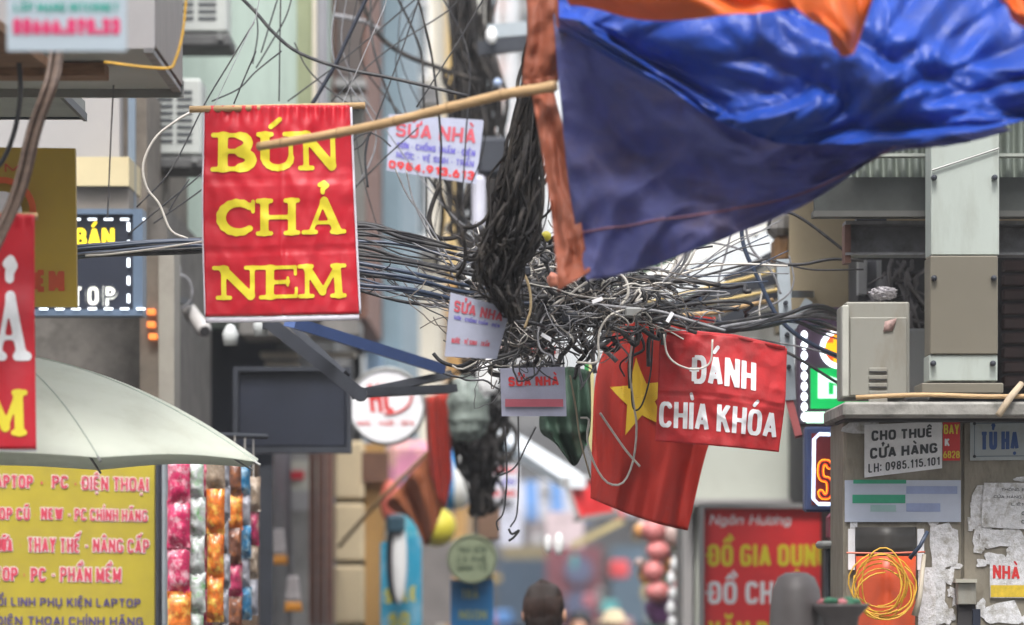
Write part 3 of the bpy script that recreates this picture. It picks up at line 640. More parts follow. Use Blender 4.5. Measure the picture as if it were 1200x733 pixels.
# low voltage cabinet with two doors
t_ = thing('distribution_cabinet', 'big dirty beige street cabinet covered with notices and glue marks', 'cabinet', (P(1200, 0, 16.3).x, 16.6, 0))
a = P(988, 493, 16.3); c = P(1420, 493, 16.3); bb = MB(); bb.box(a.x, c.x, 16.3, 16.95, .12, a.z, .006); bb.build('body', m_cab, t_)
bb = MB(); bb.box(a.x-.03, c.x+.03, 16.25, 17, .13, .2); bb.build('plinth', m_ledge, t_)
for x0, x1 in ((991, 1126.5), (1129.5, 1270), (1273, 1415)):
    a = P(x0, 496, 16.285); c = P(x1, 496, 16.285); bb = MB(); bb.box(a.x, c.x, 16.285, 16.298, .3, a.z, .003); bb.build('door', m_cab, t_)
pb(t_, 'top_flange', m_cab, 988, 490.5, 1420, 495, 16.27, .3)
m_scrap = mat('torn white paper', (.64, .64, .66), .8, .22, 40, dirt=(.28, .26, .22), dscale=22, damt=.9, bump=.4)
def scrap(px, py, w_, h_, parent, m=m_scrap, D=16.279, n=14, jag=.25):
    k0 = rnd.uniform(0, 9); pts = []
    for k in range(n):
        a = 2*math.pi*k/n; r = 1+jag*math.sin(k0+a*3)*.6+rnd.uniform(-jag, jag)*.7
        cx = math.copysign(abs(math.cos(a))**.6, math.cos(a)); cy = math.copysign(abs(math.sin(a))**.6, math.sin(a)); pts.append(P(px+w_/2*cx*r, py+h_/2*cy*r, D))
    V = pts+[p+Vector((0, .003, 0)) for p in pts]; F = [tuple(range(n-1, -1, -1))]+[((k+1) % n, k, n+k, n+(k+1) % n) for k in range(n)]
    return mk('paper_scrap', V, F, m, parent)
for (x, y, w_, h_) in ((1010, 501, 50, 14), (1085, 500, 60, 8), (1100, 690, 16, 70), (1105, 640, 34, 56), (1095, 600, 22, 30), (1150, 600, 22, 60), (1143, 590, 10, 12), (1147, 640, 14, 16),
                       (1150, 660, 12, 10), (1138, 615, 8, 16), (1180, 632, 50, 22), (1165, 655, 26, 14), (1190, 650, 24, 20), (1195, 690, 30, 12), (1177, 720, 44, 26), (1112, 675, 12, 20), (1156, 625, 14, 20), (1150, 712, 10, 22), (1104, 720, 20, 26), (1000, 610, 8, 40)):
    scrap(x, y, w_, h_, t_, D=16.279-rnd.uniform(0, .002))
for k in range(46):
    x, y = (rnd.uniform(1132, 1215), rnd.uniform(555, 730)) if k % 3 else (rnd.uniform(1090, 1122), rnd.uniform(620, 735)); scrap(x, y, rnd.uniform(4, 15), rnd.uniform(4, 18), t_, D=16.2815-rnd.uniform(0, .002), jag=.4)
m_bl = mat('black print', (.03, .035, .045), .5, .1, 20); m_bp = mat('blue print', (.02, .07, .24), .5, .1, 20)
m_pk = mat('pink red print', (.6, .04, .12), .5, .1, 20); m_rp = mat('red print', (.6, .03, .03), .5, .1, 20); m_gp = mat('green print', (.02, .28, .16), .5, .1, 20)
m_vp = mat('violet print', (.12, .1, .45), .5, .1, 20)
# sign: shop for rent
sign('rental_notice', 'white notice reading CHO THUÊ CỬA HÀNG stuck on the big cabinet', 'notice', [(1013, 498, 16.272), (1104, 494, 16.272), (1104, 549, 16.272), (1013, 560, 16.272)], m_wp,
     [('CHO THUÊ', (.09, .68, .88, .88), m_bl, dict(t=.24, off=.002)), ('CỬA HÀNG', (.07, .34, .94, .55), m_bl, dict(t=.24, off=.002)), ('LH: 0985.115.101', (.05, .08, .97, .25), m_bl, dict(t=.17, off=.002, gap=.2))], t=.004)
sign('sticker', 'small red and yellow sticker reading BAY at the right edge of the rental notice', 'sticker', [(1105, 493, 16.273), (1125, 493, 16.273), (1125, 540, 16.273), (1105, 540, 16.273)], mat('red sticker', (.65, .03, .03), .5),
     [('BAY', (.05, .66, .95, .9), m_yel, dict(t=.16, off=.002)), ('K', (.1, .36, .4, .55), m_wp, dict(t=.25, off=.002)), ('6828', (.02, .06, .98, .24), m_yel, dict(t=.15, off=.002))], t=.003)
r_, S = sign('name_plate', 'enamel plate reading TỦ HẠ THẾ in blue on the right cabinet door', 'plate', [(1137, 492, 16.27), (1235, 490, 16.27), (1235, 539, 16.27), (1137, 540, 16.27)], mat('enamel white blue', (.36, .4, .42), .35, .06, 5, dirt=(.25, .24, .2), dscale=9),
     [('TỦ HẠ THẾ', (.12, .26, .93, .7), m_bp, dict(t=.2, off=.002))], t=.006)
for u, v in ((.05, .1), (.05, .9)): bb = MB(); bb.lathe(S(u, v, .0), [(0, -.006), (.006, -.004), (.006, .004)], 10, 'y'); bb.build('rivet', m_bsteel, r_)
bb = MB(); c4 = [S(u, v, .0015) for u, v in ((.05, .1), (.97, .1), (.97, .9), (.05, .9))]
for i in range(4): bb.bar(c4[i], c4[(i+1) % 4], .003, .002)
bb.build('border_line', mat('plate border', (.12, .16, .2), .5), r_)
sign('notice_board', 'pale blue advert panel with green bands under the rental notice', 'advert', [(990, 563, 16.272), (1126, 563, 16.272), (1126, 612, 16.272), (990, 612, 16.272)], mat('pale blue print', (.42, .46, .56), .5, .08, 6), [], t=.004)
for a, m_ in (((1000, 562.5, 1062, 567), m_gp), ((999, 580, 1061, 590), m_gp), ((1062, 570, 1122, 579), mat('soft blue print', (.25, .3, .48), .6)), ((1062, 590, 1102, 600), MATS['soft blue print']), ((1020, 592, 1050, 600), mat('soft green print', (.28, .42, .42), .6))):
    o = pb([q for q in bpy.data.objects if q.name == 'notice_board'][0], 'printed_band', m_, *a, 16.2705, .001)
# paper notices at right edge
sign('paper_notice', 'white printed paper notice with small type peeling off the right cabinet door', 'notice', [(1153, 566, 16.272), (1235, 566, 16.272), (1235, 622, 16.272), (1150, 618, 16.272)], m_scrap,
     [('THÔNG BÁO', (.25, .82, .7, .88), m_bl, dict(t=.16, res=12)), ('CỬA HÀNG CHO THUÊ', (.15, .66, .95, .72), m_bl, dict(t=.16, res=12)), ('LIÊN HỆ', (.4, .5, .8, .56), m_bl, dict(t=.16, res=12)), ('0989', (.55, .3, .8, .38), m_bl, dict(t=.2, res=12)), ('09852', (.55, .12, .82, .2), m_bl, dict(t=.2, res=12))], t=.003)
sign('flyer', 'torn flyer with red type above a yellow band on the right cabinet door', 'flyer', [(1160, 655, 16.271), (1230, 660, 16.271), (1230, 701, 16.271), (1160, 701, 16.271)], m_scrap,
     [('NHÀ', (.05, .5, .5, .85), m_rp, dict(t=.2, off=.002))], t=.003)
pb([q for q in bpy.data.objects if q.name == 'flyer'][0], 'yellow_band', mat('yellow flyer ink', (.6, .42, .03), .6, .2, 40), 1161, 686, 1230, 700, 16.2695, .001)
# small box
t_ = thing('junction_box', 'small beige junction box with a dark slot under it on the cabinet door', 'box', (P(1132, 712, 16.2).x, 16.25, P(0, 733, 16.2).z))
pb(t_, 'box', m_cab2, 1122, 683, 1144, 709, 16.2, .08, .004); pb(t_, 'lid', mat('pale lid', (.42, .4, .34), .5), 1120, 679, 1145, 683, 16.18, .1); pb(t_, 'lower_slot', m_dark, 1123, 709, 1143, 740, 16.22, .05)
pb(t_, 'pipe', m_navy, 1140, 714, 1149, 760, 16.19, .06)

# orange sheet with yellow coil of cord
S = loft_map([[(1003, 618, 16.24), (1040, 618, 16.16), (1074, 618, 16.24)], [(1005, 760, 16.24), (1040, 760, 16.15), (1072, 760, 16.24)]])
t_ = thing('plastic_tub', 'orange plastic tub with a dark upper half tied to the cabinet door', 'tub', tuple(S(.5, 0)))
Sa = lambda u, v, off=0: S(u, .0+v*.76, off); Sb = lambda u, v, off=0: S(u, .765+v*.235, off)
sheet('orange_body', Sa, 16, 4, mat('orange plastic', (.62, .085, .025), .4, .08, 6), t_, .05); sheet('dark_rim', Sb, 16, 3, mat('dark grey film', (.03, .028, .026), .5, .3, 8), t_, .05)
for x in (998, 1079): pb(t_, 'white_strip', m_wp, x-4, 620, x+4, 668, 16.26, .006)
bb = MB(); bb.tube([P(992, 648, 16.14), P(1035, 649, 16.12), P(1084, 647, 16.14)], .004, 6); bb.build('tie_string', mat('red string', (.6, .12, .06), .5), t_)
bb = MB()
for k in range(10):
    cx, cy = 1034+rnd.uniform(-6, 6), 690+rnd.uniform(-9, 9); rx, ry = rnd.uniform(24, 38), rnd.uniform(24, 40); a0 = rnd.uniform(0, 6)
    bb.tube([P(cx+rx*math.cos(a0+j*.3)*(1+.05*math.sin(j)), cy+ry*math.sin(a0+j*.3), 16.1-.006*k+.01*math.sin(j*.7)) for j in range(21 if k < 6 else 12)], .003, 6)
bb.tube(smoothpath([(1038, 650, 16.08), (1060, 670, 16.07), (1068, 700, 16.06), (1055, 715, 16.06), (1030, 722, 16.07)], 20), .0038, 6)
tag(bb.build('cord_coil', m_yc, smooth=True), 'coil of yellow cord hanging in front of the orange plastic tub', 'cord coil')
bb = MB(); bb.tube([P(1066, 655, 16.1), P(1078, 640, 16.09), P(1087, 623, 16.1)], .008, 7); tag(bb.build('cable_end', m_blue2, smooth=True), 'short dark cable end sticking up right of the yellow coil', 'cable')
bb = MB(); bb.tube([P(1083, 650, 16.12), P(1078, 700, 16.1), P(1072, 722, 16.1)], [.008, .01, .014], 7); tag(bb.build('wooden_handle', mat('pale handle', (.45, .4, .32), .6), smooth=True), 'pale wooden handle leaning at the right side of the orange tub', 'handle')
pb(tag(thing('poster_strip', 'narrow white poster strip with blue print right of the orange tub', 'poster', tuple(P(1085, 740, 16.26)))), 'paper', m_scrap, 1076, 665, 1097, 745, 16.262, .004)

# lit signs on right
m_ledw = mat('white bulbs', (.85, .92, 1), .5, .02, 3, emit=1.2); m_ledg = mat('green light', (.0, .32, .07), .5, .02, 3, emit=.55)
m_ledgw = mat('pale green light', (.6, 1, .75), .5, .02, 3, emit=.55); m_ledo = mat('orange light', (1, .42, .01), .5, .02, 3, emit=.6); m_ledr = mat('red light', (1, .09, .02), .5, .02, 3, emit=.5)
m_ledb = mat('blue white tube', (.6, .75, 1), .5, .02, 3, emit=.8); m_ledy = mat('yellow light', (1, .72, .02), .5, .02, 3, emit=.45)
t_ = thing('pharmacy_sign', 'dark lit sign with a glowing orange cross in a white ring and green panel', 'lit sign', (P(970, 500, 18).x, 18, P(0, 500, 18).z))
pb(t_, 'box', mat('dark purple panel', (.06, .035, .06), .5, .2, 5), 934, 360, 1030, 499, 18, .14, .01)
for k in range(9):
    bb = MB(); q = P(942.5, 393+k*12, 17.99); bb.ell(q, .014, .006, .019, 10, 6); bb.build('bulb', m_ledw, t_, True)
bb = MB(); q = P(984, 409, 17.99); bb.lathe(q, [(.064, -.012), (.084, -.012), (.084, .01), (.064, .01), (.064, -.012)], 40, 'y'); bb.build('ring', m_ledw, t_)
bb = MB(); bb.lathe(q, [(0, -.006), (.062, -.006), (.062, .008)], 32, 'y'); bb.build('disc', m_ledr, t_)
o = pb(t_, 'cross', m_ledo, 968, 402, 1000, 416, 17.97, .02); pb(o, 'upright', m_ledo, 977, 393, 991, 425, 17.968, .02)
pb(t_, 'green_panel', m_ledg, 950, 432, 1020, 479, 17.985, .012)
Sg = loft_map([[(950, 432, 17.985), (1020, 432, 17.985)], [(950, 479, 17.985), (1020, 479, 17.985)]])
for q in ([(.12, .9), (.55, .7), (.55, .55), (.12, .75)], [(.12, .75), (.3, .7), (.3, .25), (.12, .25)], [(.38, .58), (.5, .55), (.5, .25), (.38, .25)], [(.3, .35), (.38, .35), (.38, .25), (.3, .25)]):
    V = [Sg(u, v, .006) for u, v in q]+[Sg(u, v, .001) for u, v in q]; mk('glyph', V, [(3, 2, 1, 0), (0, 1, 5, 4), (1, 2, 6, 5), (2, 3, 7, 6), (3, 0, 4, 7)], m_ledgw, t_)
pb(t_, 'light_bar', m_ledgw, 945, 483, 984, 496, 17.96, .03, .004)
t_ = thing('repair_sign', 'blue edged lit sign with glowing red letters SỬA beside the big cabinet', 'lit sign', (P(975, 600, 17.4).x, 17.4, P(0, 600, 17.4).z))
pb(t_, 'box', mat('navy sign body', (.04, .06, .15), .4, .1, 5), 943, 500, 1036, 600, 17.4, .12, .01)
pb(t_, 'red_face', mat('dark red face', (.16, .015, .02), .4), 951, 508, 1030, 592, 17.392, .006)
bb = MB(); bb.tube([P(x, y, 17.385) for x, y in ((1022, 511), (960, 509), (954, 515), (953, 585), (959, 591), (1022, 591))], .0075, 8); bb.build('border_tube', m_ledb, t_, True)
Sx = loft_map([[(951, 508, 17.39), (1030, 508, 17.39)], [(951, 592, 17.39), (1030, 592, 17.39)]])
text(Sx, 'SỬA', (.08, .07, .9, .64), m_ledo, t_, t=.17, off=.006); text(Sx, 'SỬA', (.08, .07, .9, .64), m_ledr, t_, t=.17, off=.008, grow=-.022); text(Sx, 'SỬA', (.08, .07, .9, .64), MATS['dark red face'], t_, t=.17, off=.010, grow=-.05)
t_ = thing('wall_fitting', 'grey metal wall fitting with a maroon cover left of the orange tub', 'fitting', (P(975, 720, 17).x, 17, P(0, 720, 17).z))
pb(t_, 'cover', mat('maroon cover', (.2, .015, .04), .5), 972, 600, 1000, 635, 17.1, .2, .02); pb(t_, 'arm', m_gm, 962, 634, 1000, 643, 16.9, .3, .01); pb(t_, 'dark_pipe', m_bsteel, 968, 643, 984, 760, 17.05, .15, .01); pb(t_, 'slat', m_gm, 974, 645, 979, 690, 17.0, .04)

# red household goods sign
m_sred = mat('red shop sign', (.75, .035, .04), .5, .1, 4)
sign('household_sign', 'big red shop sign reading ĐỒ GIA DỤNG ĐỒ CHƠI in yellow and white', 'sign', [(822, 593, 21.5), (975, 593, 21.5), (975, 770, 21.5), (822, 770, 21.5)], m_sred,
     [('Ngân Hương', (.06, .875, .68, .94), m_wp, dict(t=.16, slant=.2)), ('ĐỒ GIA DỤNG', (.05, .60, .98, .745), m_yel, dict(t=.19)), ('ĐỒ CHƠI', (.05, .35, .72, .5), m_wp, dict(t=.19)), ('VĂN PHÒNG', (.05, .09, .95, .235), m_yel, dict(t=.19))], t=.05, frame=m_whw, fw=.025)

# toy packets hanging
t_ = thing('toy_strip', 'hanging strip of pink toy balls in clear wrap left of the red sign', 'toys', tuple(P(775, 735, 26)))
m_toy = [mat('toy pink', (.65, .22, .22), .4, .3, 12), mat('toy orange', (.7, .35, .12), .4, .2, 12), mat('toy pale', (.6, .45, .42), .4, .3, 12), mat('toy violet', (.25, .1, .28), .5, .3, 12), mat('toy green', (.15, .35, .12), .5, .3, 12)]
for k in range(4): bb = MB(); bb.ell(P(766+(k % 2)*5, 622+k*24, 26), .078-.006*(k % 3), .07, .066-.005*(k % 2), 16, 12, lambda q: 1+.05*math.sin(math.atan2(q.y, q.x)*8)); bb.build('toy_ball', m_toy[0], t_, True)
for i, (x, y, r, q) in enumerate(((750, 622, .045, 1), (787, 628, .07, 2), (788, 665, .06, 1), (797, 690, .06, 0), (783, 680, .04, 4), (775, 715, .1, 3), (800, 640, .05, 2), (750, 660, .035, 2), (805, 710, .05, 0))):
    bb = MB(); bb.ell(P(x, y, 26.1), r, r*.7, r*.9, 12, 8, crumple); bb.build('toy_packet', m_toy[q], t_, True)
bb = MB(); bb.tube([P(772, 590, 26), P(772, 622, 26)], .01, 5); bb.build('hook', m_gm, t_)
for k in range(16):
    r0_ = rnd.uniform(.025, .055); bb = MB(); bb.ell(P(rnd.uniform(752, 806), rnd.uniform(615, 735), 26.15), r0_, r0_*.6, r0_*rnd.uniform(.8, 1.5), 10, 7, crumple); bb.build('toy_packet', rnd.choice(m_toy+[m_wp, m_red]), t_, True)
for k in range(5): bb = MB(); bb.ell(P(790+rnd.uniform(-4, 4), 662+k*17, 25.7), .03, .03, .05, 10, 6, crumple); bb.build('white_packet', m_wp, t_, True)
# slanting lit gutter and red sign in the distance
bb = MB(); bb.bar(P(583, 508, 32), P(672, 566, 27), .16, .07); tag(bb.build('gutter', mat('sunlit white gutter', (.8, .85, .9), .35, .05, 3)), 'white slanting gutter below the cable knot, catching the daylight', 'gutter')
sign('shop_banner', 'tilted red shop banner with a white edge below the white gutter', 'banner', [(662, 562, 27), (716, 556, 27.5), (722, 602, 27.5), (678, 609, 27)], m_sred, [('HUY', (.3, .45, .8, .75), m_fy, dict(t=.2))], t=.04, frame=m_whw, fw=.03)
for i, (x, y, x2, y2, D, lb, tx) in enumerate(((570, 545, 608, 586, 27, 'small white board with red and blue bands hanging below the cable pole', 1), (640, 600, 684, 642, 38, 'small pinkish white board far off beside a yellow bar', 0), (585, 598, 612, 640, 36, 'small pale board low in the gap left of the grey wall', 0))):
    r_, S = sign('hanging_board', lb, 'board', [(x, y, D), (x2, y, D), (x2, y2, D), (x, y2, D)], mat('board white %s' % 'abc'[i], ((.6, .6, .65), (.5, .4, .42), (.5, .5, .58))[i], .6, .25, 6), [], t=.03)
    if tx:
        for v, mm in ((.78, m_rp), (.45, m_vp), (.12, m_rp)):
            text(S, 'SUA NHA', (.08, v-.02, .92, v+.16), mm, r_, t=.25, res=12)
bb = MB(); bb.bar(P(670, 640, 34), P(730, 610, 34), .05, .05); tag(bb.build('yellow_bar', mat('dull yellow bar', (.4, .32, .15), .7)), 'dull yellow bar slanting low in the distance under the flag', 'bar')
bb = MB(); bb.ell(P(655, 638, 22), .028, .02, .06, 10, 8); tag(bb.build('hanging_bulb', mat('white bulb', (.85, .85, .85), .2), smooth=True), 'white hanging light bulb above the dark haired head', 'light bulb')
bb = MB(); bb.ell(P(642, 638, 22.2), .02, .02, .05, 10, 8); tag(bb.build('hanging_bulb', m_white, smooth=True), 'paler smaller bulb to the left of the white hanging bulb', 'light bulb')

# ------------------------------------------------------------------ left shop details
# big dark board (TV sign)
t_ = thing('dark_signboard', 'large blank dark navy signboard in a black frame above the shop', 'signboard', tuple(P(342, 531, 20.5)))
pb(t_, 'panel', m_navy, 279, 435, 406, 524, 20.5, .1, .008)
for a in ((273, 430, 411, 435), (273, 524, 411, 531), (273, 435, 279, 524), (406, 435, 411, 524)): pb(t_, 'frame', m_bsteel, *a, 20.46, .16)
# awning arms
t_ = thing('folding_awning', 'folded awning frame with dark steel arms and a blue front rail', 'awning frame', tuple(P(340, 380, 18)))
for a, c, wd, mm, nm in (((340, 377, 17.2), (516, 432, 18.4), .045, mat('blue rail', (.07, .12, .3), .4, .1, 5), 'front_rail'), ((315, 378, 17.6), (424, 464, 17.6), .055, m_bsteel, 'folding_arm'), ((345, 385, 18.2), (405, 440, 18.0), .03, m_bsteel, 'folding_arm'),
                         ((418, 462, 17.6), (524, 440, 18.6), .032, m_bsteel, 'folding_arm'), ((424, 461, 17.65), (530, 456, 18.6), .035, m_bsteel, 'folding_arm')):
    bb = MB(); bb.bar(P(*a), P(*c), wd, .05); bb.build(nm, mm, t_)
bb = MB(); q = P(422, 462, 17.57); bb.lathe(q, [(0, -.03), (.03, -.03), (.03, .06), (0, .06)], 12, 'y'); bb.build('joint', m_bsteel, t_)
bb = MB(); bb.bar(P(316, 378, 17.62), P(316, 378, 19.9), .06, .06); bb.build('wall_bracket', m_bsteel, t_)
# round white sign
def round_sign(label, px, py, r, D, face, rim, base_py):
    c = P(px, py, D); rr = r*K*D; root = thing('round_sign', label, 'sign', (c.x, D, c.z-rr))
    bb = MB(); bb.lathe(c, [(0, -.01), (rr*.93, -.01), (rr*.93, .02)], 48, 'y'); bb.build('face', face, root)
    bb = MB(); bb.lathe(c, [(rr*.93, -.02), (rr, -.02), (rr, .12), (0, .12)], 48, 'y'); bb.build('rim', rim, root, True)
    return root, loft_map([[(px-r, py-r, D-.01), (px+r, py-r, D-.01)], [(px-r, py+r, D-.01), (px+r, py+r, D-.01)]])
r_, S = round_sign('round white sign with red HL lettering behind the awning arms', 453, 476, 46, 22.5, m_wp, m_gm, 0)
text(S, 'HL', (.3, .42, .62, .78), m_rp, r_, t=.16, slant=-.12); text(S, 'NAIL - HAIR - SPA', (.13, .25, .85, .31), m_rp, r_, t=.2, res=12)
bb = MB(); bb.tube([S(.52+.3*math.cos(R(a)), .62+.22*math.sin(R(a)), .004) for a in range(-100, 20, 8)], .007, 5); bb.build('swoosh', m_rp, r_)
r_, S = round_sign('round pale green sign with dark lettering above the blue panel', 553, 655, 29, 23.4, mat('pale green sign', (.4, .47, .3), .6, .1, 4), mat('green sign rim', (.3, .36, .22), .6), 0)
for v in (.62, .42, .25): text(S, 'TRÀ SỮA' if v > .5 else 'CÀ PHÊ' if v > .4 else 'SINH TỐ', (.2, v, .8, v+.12), mat('dark green print', (.06, .1, .06), .6), r_, t=.18, res=14)
sign('blue_banner', 'blue upright banner with yellow lettering under the round green sign', 'banner', [(528, 680, 23.5), (578, 680, 23.5), (578, 790, 23.5), (528, 790, 23.5)], mat('bright blue print', (.02, .2, .48), .5, .08, 3),
     [('Trà', (.2, .78, .62, .88), m_fy, dict(t=.2)), ('Sữa', (.2, .58, .8, .68), m_fy, dict(t=.2))] if False else [('TRÀ', (.25, .8, .65, .9), mat('dull yellow print', (.35, .42, .2), .6), dict(t=.2)), ('NGON', (.2, .58, .85, .68), mat('dull yellow print', (.35, .42, .2), .6), dict(t=.2))], t=.04)
pb(thing('cardboard_box', 'plain brown cardboard box hanging above the round green sign', 'box', tuple(P(574, 632, 23.6))), 'panel', mat('brown card', (.25, .15, .1), .8, .15, 8), 559, 594, 586, 633, 23.6, .1, .01)
# toys and floats
def ball(label, px, py, r, D, cols, name='beach_ball', cat='ball', sq=1):
    c = P(px, py, D); rr = r*K*D; root = thing(name, label, cat, (c.x, c.y, c.z-rr*sq)); n = 6
    for k in range(n):
        bb = MB(); V = []; F = []
        for i in range(9):
            th = math.pi*i/8
            for j in range(5):
                a = 2*math.pi*(k+j/4)/n+.5; V.append((c.x+rr*math.sin(th)*math.cos(a), c.y+rr*math.sin(th)*math.sin(a), c.z+rr*sq*math.cos(th)))
        for i in range(8):
            for j in range(4): q = i*5+j; F.append((q, q+5, q+6, q+1))
        bb.add(V, F).build('gore', cols[k % len(cols)], root, True)
    return root
m_sky = mat('ball blue', (.02, .25, .65), .35, .05, 3); m_by = mat('ball yellow', (.6, .52, .05), .35, .08, 3); m_bpk = mat('float pink', (.75, .3, .45), .4, .1, 3)
ball('blue and white beach ball hanging behind the red cloth', 533, 562, 27, 26.5, [m_sky, m_white, m_sky], sq=1.35)
ball('yellow ball hanging low beside the orange brown flag', 512, 618, 23, 26.2, [m_by])
bb = MB(); bb.pbox(452, 516, 510, 596, 26.9, .12, .06); tag(bb.build('pink_bag', mat('pink wrapped toy', (.65, .25, .38), .4, .3, 4, dirt=(.75, .6, .25), dscale=5, damt=.8)), 'pink and yellow wrapped toy pack hanging behind the brown flag', 'toy pack')
bb = MB(); bb.pbox(500, 548, 522, 608, 26.6, .1, .05); tag(bb.build('pink_bag', m_bpk), 'small plain pink toy pack between the brown flag and the blue ball', 'toy pack')
t_ = thing('swim_board', 'white swim board with a black edge leaning beside the ochre column', 'board', tuple(P(465, 700, 24.5)))
c = P(466, 655, 24.5)
for nm, dx, r0, mm in (('black_edge', -.012, .055, m_navy), ('face', .01, .045, m_white)):
    bb = MB(); bb.ell((c.x+dx, 24.5+(0 if nm == 'black_edge' else -.02), c.z), r0, .03, .26, 14, 12); o = bb.build(nm, mm, t_, True)
bb = MB(); bb.pbox(452, 603, 474, 626, 24.42, .1, .02); bb.build('dark_cap', mat('teal black cap', (.02, .06, .09), .5), t_)
pb(thing('turquoise_strip', 'narrow turquoise and white strip hanging right of the swim board', 'strip', tuple(P(484, 640, 25.3))), 'print', mat('turquoise strip print', (.03, .4, .55), .5, .2, 4, dirt=(.6, .6, .6), dscale=7, damt=.9), 474, 560, 490, 640, 25.3, .04)
pb(B5, 'shop_front', mat('grey brown shop front', (.16, .14, .13), .8, .3, 3), 466, 556, 531, 733, 36.6, .3)
bb = MB(); c = P(457, 588, 24.9); bb.ell(c, .06, .05, .13, 12, 8); tag(bb.build('lantern', mat('coral plastic', (.65, .14, .1), .5), smooth=True), 'coral red plastic float tucked left of the brown flag', 'float')
sign('price_banner', 'turquoise banner with yellow characters at the foot of the toy display', 'banner', [(446, 636, 24.8), (494, 628, 24.8), (494, 780, 24.8), (446, 780, 24.8)], mat('turquoise print', (.02, .3, .48), .5, .1, 4, dirt=(.5, .6, .65), dscale=8, damt=.5), [('SALE', (.1, .5, .9, .62), m_by, dict(t=.22)), ('50', (.2, .3, .7, .42), m_by, dict(t=.22))], t=.03)
# flags on the left shop
S = loft_map([[(455, 598, 23.6), (490, 560, 23.3), (516, 520, 23)], [(478, 590, 23.6), (500, 580, 23.35), (518, 560, 23.1)], [(500, 642, 23.5), (508, 620, 23.35), (520, 600, 23.1)]])
S = loft_map([[(452, 590, 23.4), (482, 555, 23.2), (518, 515, 23)], [(462, 600, 23.4), (492, 590, 23.2), (520, 565, 23)], [(488, 606, 23.4), (500, 640, 23.2), (520, 592, 23)]], lambda u, v: .05*math.sin(u*16+v*3)+.02*nz(u*20, v*6))
t_ = thing('flag', 'dull orange brown flag drooping from a slanted pole on the left shop', 'flag', tuple(P(490, 640, 23.2)))
sheet('cloth', S, 40, 14, mat('orange brown cloth', (.34, .1, .035), .75, .15, 6, trans=.3), t_)
bb = MB(); bb.tube([P(398, 640, 24.9), P(440, 592, 23.9), P(524, 508, 22.9)], .012, 7); bb.build('flag_pole', m_pole, t_, True)
S = loft_map([[(498, 466, 22.2), (514, 462, 22.1), (530, 460, 22.1)], [(500, 520, 22.2), (515, 525, 22.1), (529, 520, 22.1)], [(506, 560, 22.2), (520, 596, 22.1), (530, 560, 22.1)]], lambda u, v: .035*math.sin(u*19+v*2))
tag(sheet('red_cloth', S, 30, 14, mat('hanging red cotton', (.42, .035, .02), .75, .15, 6, trans=.2)), 'narrow folded red cloth hanging right of the round white sign', 'cloth')
# hanging bags by shop
for i, (x, y, lb) in enumerate(((326, 645, 'white packet with an orange bottom hanging by the dark post'), (343, 700, 'grey white packet with an orange bottom hanging lower right of the dark post'))):
    t_ = thing('hanging_packet', lb, 'packet', tuple(P(x, y+17, 24)))
    Sp = loft_map([[(x-6, y-25, 24), (x+6, y-25, 24)], [(x-10, y+17, 24), (x+11, y+17, 24)]]); Sq = lambda u, v, off=0, S=Sp: S(u, .28+.72*v, off-.02); Sr = lambda u, v, off=0, S=Sp: S(u, .27*v, off-.02)
    sheet('wrapper', Sq, 4, 6, mat('packet white', (.55, .5, .5), .4, .25, 12), t_, .03); sheet('bottom_band', Sr, 4, 3, mat('packet orange', (.75, .3, .03), .4, .1, 12), t_, .03)
    bb = MB(); bb.tube([P(x, y-24, 24), P(x, y-70, 24)], .004, 5); bb.build('string', m_grey, t_)

# snack strips under the umbrella
def packet(x0, x1, y0, y1, D, m, parent):
    V = []; F = []; nu, nv = 10, 12; k0 = rnd.uniform(0, 50); tw = rnd.uniform(-.12, .12)
    for side in (-1, 1):
        for j in range(nv+1):
            for i in range(nu+1):
                u, v = i/nu, j/nv; e = min(v, 1-v); cr_ = max(0, min(1, (e-.07)/.16)); bul = (math.sin(math.pi*u)**.6)*(cr_**.6)*.034*side
                ed = 1-.06*abs(math.sin(v*math.pi))*(1 if 0 < i < nu else 1)
                V.append(P((x0+x1)/2+(x1-x0)*(u-.5)*ed, y0+(y1-y0)*v, D)+Vector((0, bul+tw*(u-.5)*.1+.012*pn(u*5+k0, v*6, side)+.006*pn(u*14+k0, v*3, side)*(1.4-cr_), 0)))
    n1 = (nu+1)*(nv+1)
    for j in range(nv):
        for i in range(nu): a = j*(nu+1)+i; F += [(a, a+nu+1, a+nu+2, a+1), (n1+a, n1+a+1, n1+a+nu+2, n1+a+nu+1)]
    return mk('snack_packet', V, F, m, parent, True)
sn = {k: mat('snack '+k, tuple(x*.8 for x in c), .38, .45, 30, dirt=d, dscale=22, damt=.95, coat=.2) for k, c, d in (('pink', (.62, .02, .12), (.7, .45, .5)), ('white', (.62, .66, .66), (.12, .35, .1)), ('orange', (.75, .18, .02), (.75, .55, .1)), ('magenta', (.5, .03, .12), (.5, .35, .3)), ('blue', (.03, .2, .4), (.4, .5, .5)), ('brown', (.16, .06, .035), (.4, .15, .06)), ('silver', (.45, .45, .5), (.25, .25, .3)), ('tan', (.4, .3, .22), (.6, .5, .4)))}
